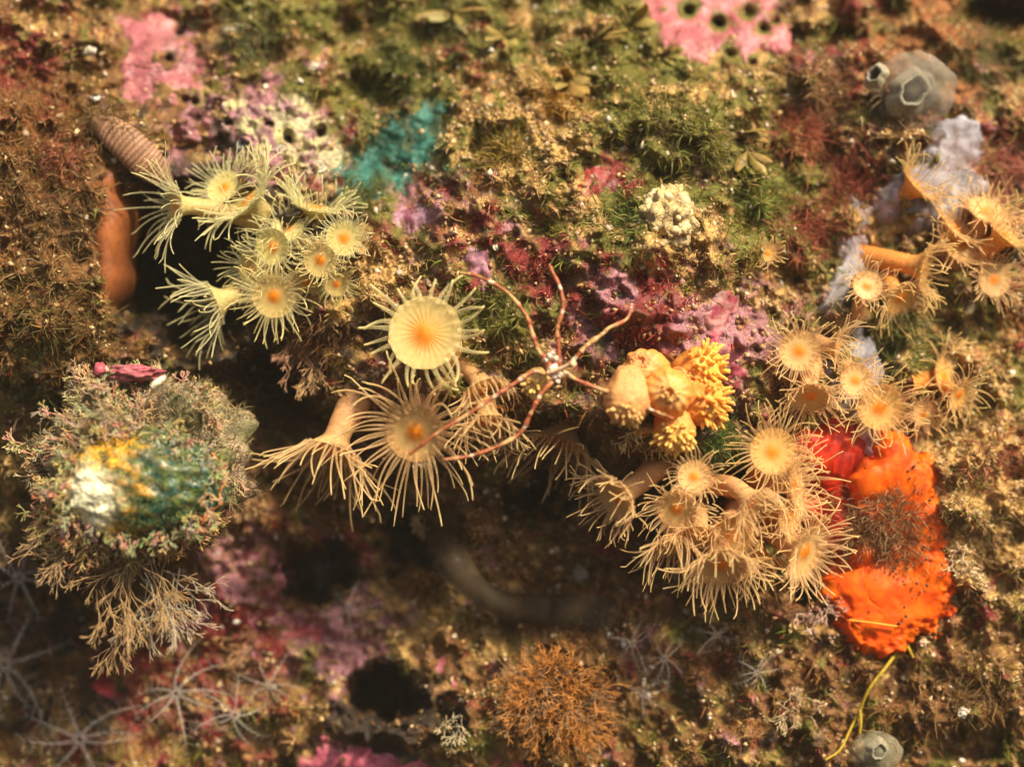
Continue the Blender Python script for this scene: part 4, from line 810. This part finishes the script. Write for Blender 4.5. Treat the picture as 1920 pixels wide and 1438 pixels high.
# ---------------------------------------------------------------- tunicates, membranes, knobs
def tunicate(label, u, v, ru, rv, siph, col, inner, out=.25, depth=.55):
    e = empty('tunicate', on(u, v)); tag(e, label, 'tunicate', 'translucent tunicates')
    c = np.array(on(u, v, out)); mb = MB(); blob(mb, c, (ru/100, depth, rv/100), col, .16, 1.8, 40, 26, u, tuple(x*1.25 for x in col)); mb.build('tunic', 'jelly', e)
    mb = MB(); blob(mb, c+np.array((0,.05,0)), (ru/180, depth*.7, rv/170), inner, .15, 1.6, 28, 18, u+3, (.08,.08,.09)); mb.build('body', 'flesh', e)
    for (x, y, r, dx, dz) in siph:
        p = np.array(at(x, y, ysurf(u, v)-out-depth*(.75 if ru > 60 else 1.0))); n = np.array((dx, -1, dz)); n = n/np.linalg.norm(n); r /= 100
        a0 = np.array((.2,.1,1.)); N = a0-n*(a0@n); N /= np.linalg.norm(N); Bn = np.cross(n, N); an = np.arange(28)/28*2*math.pi
        prof = [(-.30,1.5,(.34,.30,.20)),(-.08,1.15,(.38,.34,.21)),(.06,1.0,(.34,.31,.21)),(.12,.92,(.30,.27,.18)),(.12,.80,(.28,.26,.18)),(.05,.70,(.26,.24,.17)),(-.08,.62,(.08,.08,.09)),(-.30,.5,(.02,.02,.03)),(-.34,.05,(.01,.01,.015))]  # inner rings near black: shade of the opening put into the colour
        V_ = np.concatenate([p+n*h*r*2.6+(r*k_*(1+.14*np.cos(an*2+1)+.08*np.cos(an*5)+.04*np.cos(an*9)))[:,None]*(np.cos(an)[:,None]*N+np.sin(an)[:,None]*Bn) for (h, k_, c_) in prof]); m_ = len(prof)
        i, j = np.meshgrid(np.arange(m_-1), np.arange(28), indexing='ij'); A = i*28+j; Bq = i*28+(j+1) % 28
        mb = MB(); mb.add(V_, np.stack([A, Bq, Bq+28, A+28], -1).reshape(-1,4), None, np.repeat(np.array([c_ for (h, k_, c_) in prof]), 28, 0)); mb.build('siphon', 'flesh', e)
tunicate('large translucent tunicate with two siphons in the upper right', 1715, 170, 78, 72, [(1712,172,30,.1,-.05),(1640,140,16,-.5,.2)], (.42,.36,.27,.5), (.30,.27,.17), .3, .6)
tunicate('small grey tunicate at the bottom edge by the yellow thread', 1642, 1412, 46, 40, [(1648,1408,15,.1,.1)], (.36,.32,.20,.8), (.34,.33,.20), .2, .4)
tunicate('pale round tunicate far down in the shaded recess', 1088, 1075, 15, 17, [(1086,1072,5,0,0)], (.55,.53,.45), (.5,.48,.4), .2, .15)
LAV = (.70,.69,.76)
sheet('lavender_membrane', 'pale lavender sheet behind the yellow-fringed polyp', 'membrane', [(1735,240),(1790,222),(1832,238),(1842,285),(1830,320),(1850,365),(1815,420),(1750,450),(1690,430),(1640,420),(1630,385),(1665,345),(1715,310),(1728,275)], 'jelly', .6, LAV, (.40,.36,.38), edge=30, lump=.05, lscale=120, wob=12, flat=1, nrm=(-.1,-.97,.2), group='lavender membranes')
sheet('lavender_membrane', 'pale lavender sheet left of the thick orange stalk', 'membrane', [(1590,370),(1640,400),(1625,450),(1618,520),(1600,580),(1555,598),(1520,575),(1540,540),(1562,500),(1560,430)], 'jelly', .55, (.70,.67,.70), (.55,.50,.54), edge=26, lump=.05, lscale=120, wob=12, flat=1, nrm=(-.1,-.97,.2), group='lavender membranes')
sheet('lavender_membrane', 'lavender sheet running down to the orange sponge', 'membrane', [(1600,590),(1632,640),(1655,700),(1655,760),(1650,840),(1612,855),(1595,800),(1550,750),(1525,700),(1545,660),(1590,640)], 'jelly', .55, LAV, (.36,.33,.38), edge=26, lump=.05, lscale=120, wob=12, flat=1, nrm=(-.1,-.97,.2), group='lavender membranes')
kb = empty('knobbly_sponge', on(1248,415)); tag(kb, 'beige crumbly knob on the bulge above the pink crust', 'sponge')
mb = MB(); blob(mb, on(1248,412,.25), (.48,.45,.52), (.50,.37,.15), .38, 2.6, 60, 40, 4, (.42,.30,.14), fine=.07); mb.build('knob', 'rock', kb)
mb = MB()
for k in range(40):
    d = Vector((rnd.gauss(0,1), -abs(rnd.gauss(0,1)), rnd.gauss(0,1))).normalized(); blob(mb, on(1248,412,.25)+Vector((d.x*.46, d.y*.43, d.z*.5)), .04+.06*rnd.random(), (.55,.43,.22), .4, 2.5, 12, 8, k)
tag(mb.build('nodules', 'grit', kb), kind='stuff')
# smoky tube in the recess
mb = MB(); P = spline([on(835,935,.5), on(830,1000,.6), on(850,1055,.7), on(890,1100,.8), on(950,1135,.8), on(1020,1142,.75), on(1090,1150,.6), on(1150,1150,.4)], 40)
tube(mb, P, .30+.06*np.sin(np.linspace(0, 9, 40)), np.tile((.11,.08,.045), (40,1))*(1+.5*fbm(P[:,0]*2, P[:,2]*2, 1., 2))[:,None], 16); tag(mb.build('gelatinous_tube', 'jelly'), 'dim grey brown gelatinous tube curving through the shaded recess', 'tunicate')
# yellow thread alga
yt = empty('yellow_thread', on(1695,1190)); tag(yt, 'long yellow green thread hanging below the orange sponge', 'algae')
for pl in ([(1698,1178),(1692,1205),(1665,1245),(1630,1290),(1612,1330),(1595,1365),(1575,1405),(1548,1424)], [(1612,1330),(1614,1355),(1612,1375)], [(1694,1195),(1706,1220),(1712,1232)], [(1692,1200),(1684,1222),(1680,1235)]):
    mb = MB(); tube(mb, spline([on(x, y, .30) for (x, y) in pl], 24), np.linspace(.04,.022,24), (.42,.30,.02), 6); mb.build('strand', 'branch', yt)
mb = MB(); tube(mb, spline([on(1592,1162,.52), on(1640,1168,.55), on(1682,1174,.52)], 14), .018, (.95,.40,.04), 6); tag(mb.build('orange_thread', 'branch'), 'straight pale orange thread across the orange sponge', 'algae')
mb = MB(); tube(mb, spline([on(222,118,.12), on(250,122,.12), on(290,127,.12), on(325,122,.12), on(345,100,.12), on(352,85,.1)], 30), .012, (.25,.12,.04), 5); tag(mb.build('brown_thread', 'branch'), 'thin dark thread curving over the large dusky pink crust', 'algae')

# ghostly star polyps
def star(label, u, v, R, out, f=(0,0,1)):
    e = empty('star_polyp', on(u, v)); tag(e, label, 'polyp', 'ghostly white star polyps'); R /= 100
    n = Vector((f[0], -f[2], f[1])).normalized(); c = on(u, v, out); a0 = Vector((.2,.1,1)); N = (a0-n*a0.dot(n)).normalized(); B = n.cross(N)
    mb = MB(); tube(mb, [on(u, v, -.1), c-n*.1, c], [.05,.06,R*.16], (.5,.46,.42,.5), 8); mb.build('stalk', 'ghost', e)
    ph = rnd.random()
    for k in range(8):
        a = (k+ph)/8*6.283; r_ = N*math.cos(a)+B*math.sin(a); bx, by = rnd.gauss(0,.35), rnd.gauss(.1,.3); rl = rnd.uniform(.75,1.15); P = [c+r_*R*rl*t+n*R*(.25*t-(.35+by)*t*t)+n.cross(r_)*R*bx*t*t for t in np.linspace(.05, 1, 7)]
        mb = MB(); tube(mb, P, R*np.array([.055,.048,.04,.034,.028,.02,.01]), (.72,.64,.54,.85), 5)
        for j in range(2, 7):
            for s in (-1, 1):
                dd = (r_*.6+n.cross(r_)*s).normalized(); tube(mb, [P[j], P[j]+dd*R*.13, P[j]+dd*R*.24-n*R*.04], [R*.016,R*.012,R*.006], (.70,.62,.52,.65), 3)
        mb.build('tentacle', 'ghost', e)
for a in [('white star polyp at the left edge under the encrusted shell',35,1082,88,1.5),('faint star polyp lower on the left edge',8,1245,110,1.6,(.2,0,1)),('faint star polyp below the hanging beige tuft',330,1300,85,1.2,(0,.3,1)),
 ('faint star polyp in the bottom left near the edge',150,1385,110,1.2,(.2,.3,1)),('small star polyp at the mouth of the round red hollow',600,1062,52,.5,(.3,.2,.9)),('star polyp right of the shaded pink crust',655,1140,55,.5,(-.2,0,1)),
 ('star polyp left of the lower dark hollow',505,1285,62,.6,(.1,-.3,1)),('star polyp under the shaded pink crust',440,1340,70,.7),('pale star polyp right of the orange bush, uppermost',1185,1205,50,.4),
 ('pale star polyp right of the orange bush, lowest',1205,1300,46,.4,(-.3,0,1)),('pale star polyp furthest right of the orange bush',1245,1235,52,.4,(.2,.2,1)),('faint star polyp below the lower right cluster',1345,1190,42,.4),
 ('faint star polyp on the dark lower right rock',1420,1260,40,.4),('whitish star polyp on the lavender sheet beside the thick stalk',1565,560,34,.6)]: star(*a)

# ---------------------------------------------------------------- worm tubes and shell chips
def coil(label, u, v, r, col=(.72,.68,.50)):
    col = tuple(x*.55 for x in col); r *= .8
    t = np.linspace(0, 11, 44); n = nsurf(u, v); n = (n+Vector((0,-.8,0))).normalized(); a0 = Vector((.1,.2,1)); N = (a0-n*a0.dot(n)).normalized(); B = n.cross(N); c = on(u, v, .01); r /= 100
    P = [c+(N*math.cos(x)+B*math.sin(x))*r*(.30+.70*x/11)+n*.10*r*(11-x)/4 for x in t]
    mb = MB(); tube(mb, P, r*(.10+.16*t/11), col, 8); tag(mb.build('worm_tube', 'shell'), label, 'worm tube', 'coiled worm tubes')
for a in [('small white coiled worm tube above the bushy pale polyp',527,281,12),('chalky coiled worm tube right of the bushy pale polyp',598,312,16,(.62,.60,.42)),('round white worm tube on the teal sponge',776,220,9,(.80,.72,.55)),
          ('white worm tube on the knob right of the sea spider',1158,550,11,(.85,.72,.52)),('greyish worm tube on the chalky crust',455,270,15,(.5,.55,.5)),('tiny worm tube on the maroon patch at the top',926,155,7,(.6,.5,.35))]: coil(*a)
def chip(label, u, v, r, el=1.0, col=(.62,.55,.40), an=0.0):
    mb = MB(); c = on(u, v, .02); r *= .8; rot = Matrix.Rotation(an, 4, 'Y'); blob(mb, c, (r*el/100, r*.6/100, r/100), col, .55, 1.7, 9, 7, int(u)); tag(mb.build('shell_chip', 'shell', smooth=False), label, 'shell chip', 'white shell chips')
    o = bpy.data.objects[-1] if False else None
for a in [('bright white chip on the ledge left of the maroon patch',590,125,11),('white pointed chip above the maroon patch',907,80,6),('white chip right of the maroon patch by the brown blades',1114,130,5),('white chip in the middle of the upper bulge',1026,270,5),
 ('white crescent chip left of the large pink crust',166,95,9,1.9),('pale chip under the crescent one',188,118,7),('white chip beside the green tuft at the teal sponge',711,366,7),('white chip on the pale lilac crust',930,464,7),
 ('grey white pebble below the teal sponge',763,336,10,1,(.42,.42,.32)),('pale chip at the left rim of the big hollow',214,302,6),('white dot on the left rock beside the orange lining',162,407,6),
 ('white chip on the left end of the upper ledge',662,125,6),('large cream chip below the round polyp at the right edge',1818,578,14,.8,(.85,.72,.45)),('cream chip above the large cream one',1795,545,11,1.2,(.75,.60,.36)),
 ('cream chip beyond the yellow right-pointing polyp',1898,700,8),('bright chip on the dark lower right rock',1808,1335,13,1.2,(.85,.74,.55)),('small chip at the bottom right edge',1805,1428,8),('cream chip below the right end of the orange sponge',1732,1203,9,1,(.8,.62,.4)),
 ('cream chip above the orange lower right rock',1750,1228,7,1,(.8,.62,.4)),('pale chip in the top left ledge',432,58,8,1.6),('pale chip far up on the top edge',420,38,6),('cream oval chip beside the magenta crust',1337,615,8,.7,(.75,.62,.42)),
 ('white stick-like chip right of the orange bush',1207,1278,10,.6),('white chip beside the stick-like one',1224,1284,8,.6),('white chip at the top left by the pink crust',180,185,7,1.8,(.6,.6,.5))]: chip(*a)
mb = MB(); tube(mb, [at(285,725,-3.0), at(296,716,-3.0), at(309,707,-3.0)], [.05,.07,.04], (.75,.66,.45), 6); tag(mb.build('shell_chip', 'shell'), 'pale stick-shaped chip on top of the encrusted shell', 'shell chip', 'white shell chips')

# ---------------------------------------------------------------- the water: thin even haze round everything
hv, hq = [], [(0,1,3,2),(4,6,7,5),(0,4,5,1),(2,3,7,6),(0,2,6,4),(1,5,7,3)]
for x in (-17,17):
    for y in (-33,12):
        for z in (-14,14): hv.append((x,y,z))
me = mesh_np('haze', hv, hq, None, None, False); hm = bpy.data.materials.new('haze'); hm.use_nodes = True
for n_ in list(hm.node_tree.nodes):
    if n_.type == 'BSDF_PRINCIPLED': hm.node_tree.nodes.remove(n_)
pv = hm.node_tree.nodes.new('ShaderNodeVolumePrincipled'); pv.inputs['Color'].default_value = (.95,.86,.66,1); pv.inputs['Density'].default_value = .0004
hm.node_tree.links.new(pv.outputs[0], hm.node_tree.nodes['Material Output'].inputs['Volume'])
me.materials.append(hm); ho = bpy.data.objects.new('haze', me); COL.objects.link(ho); tag(ho, 'thin even haze of the sea water', None, None, 'stuff')
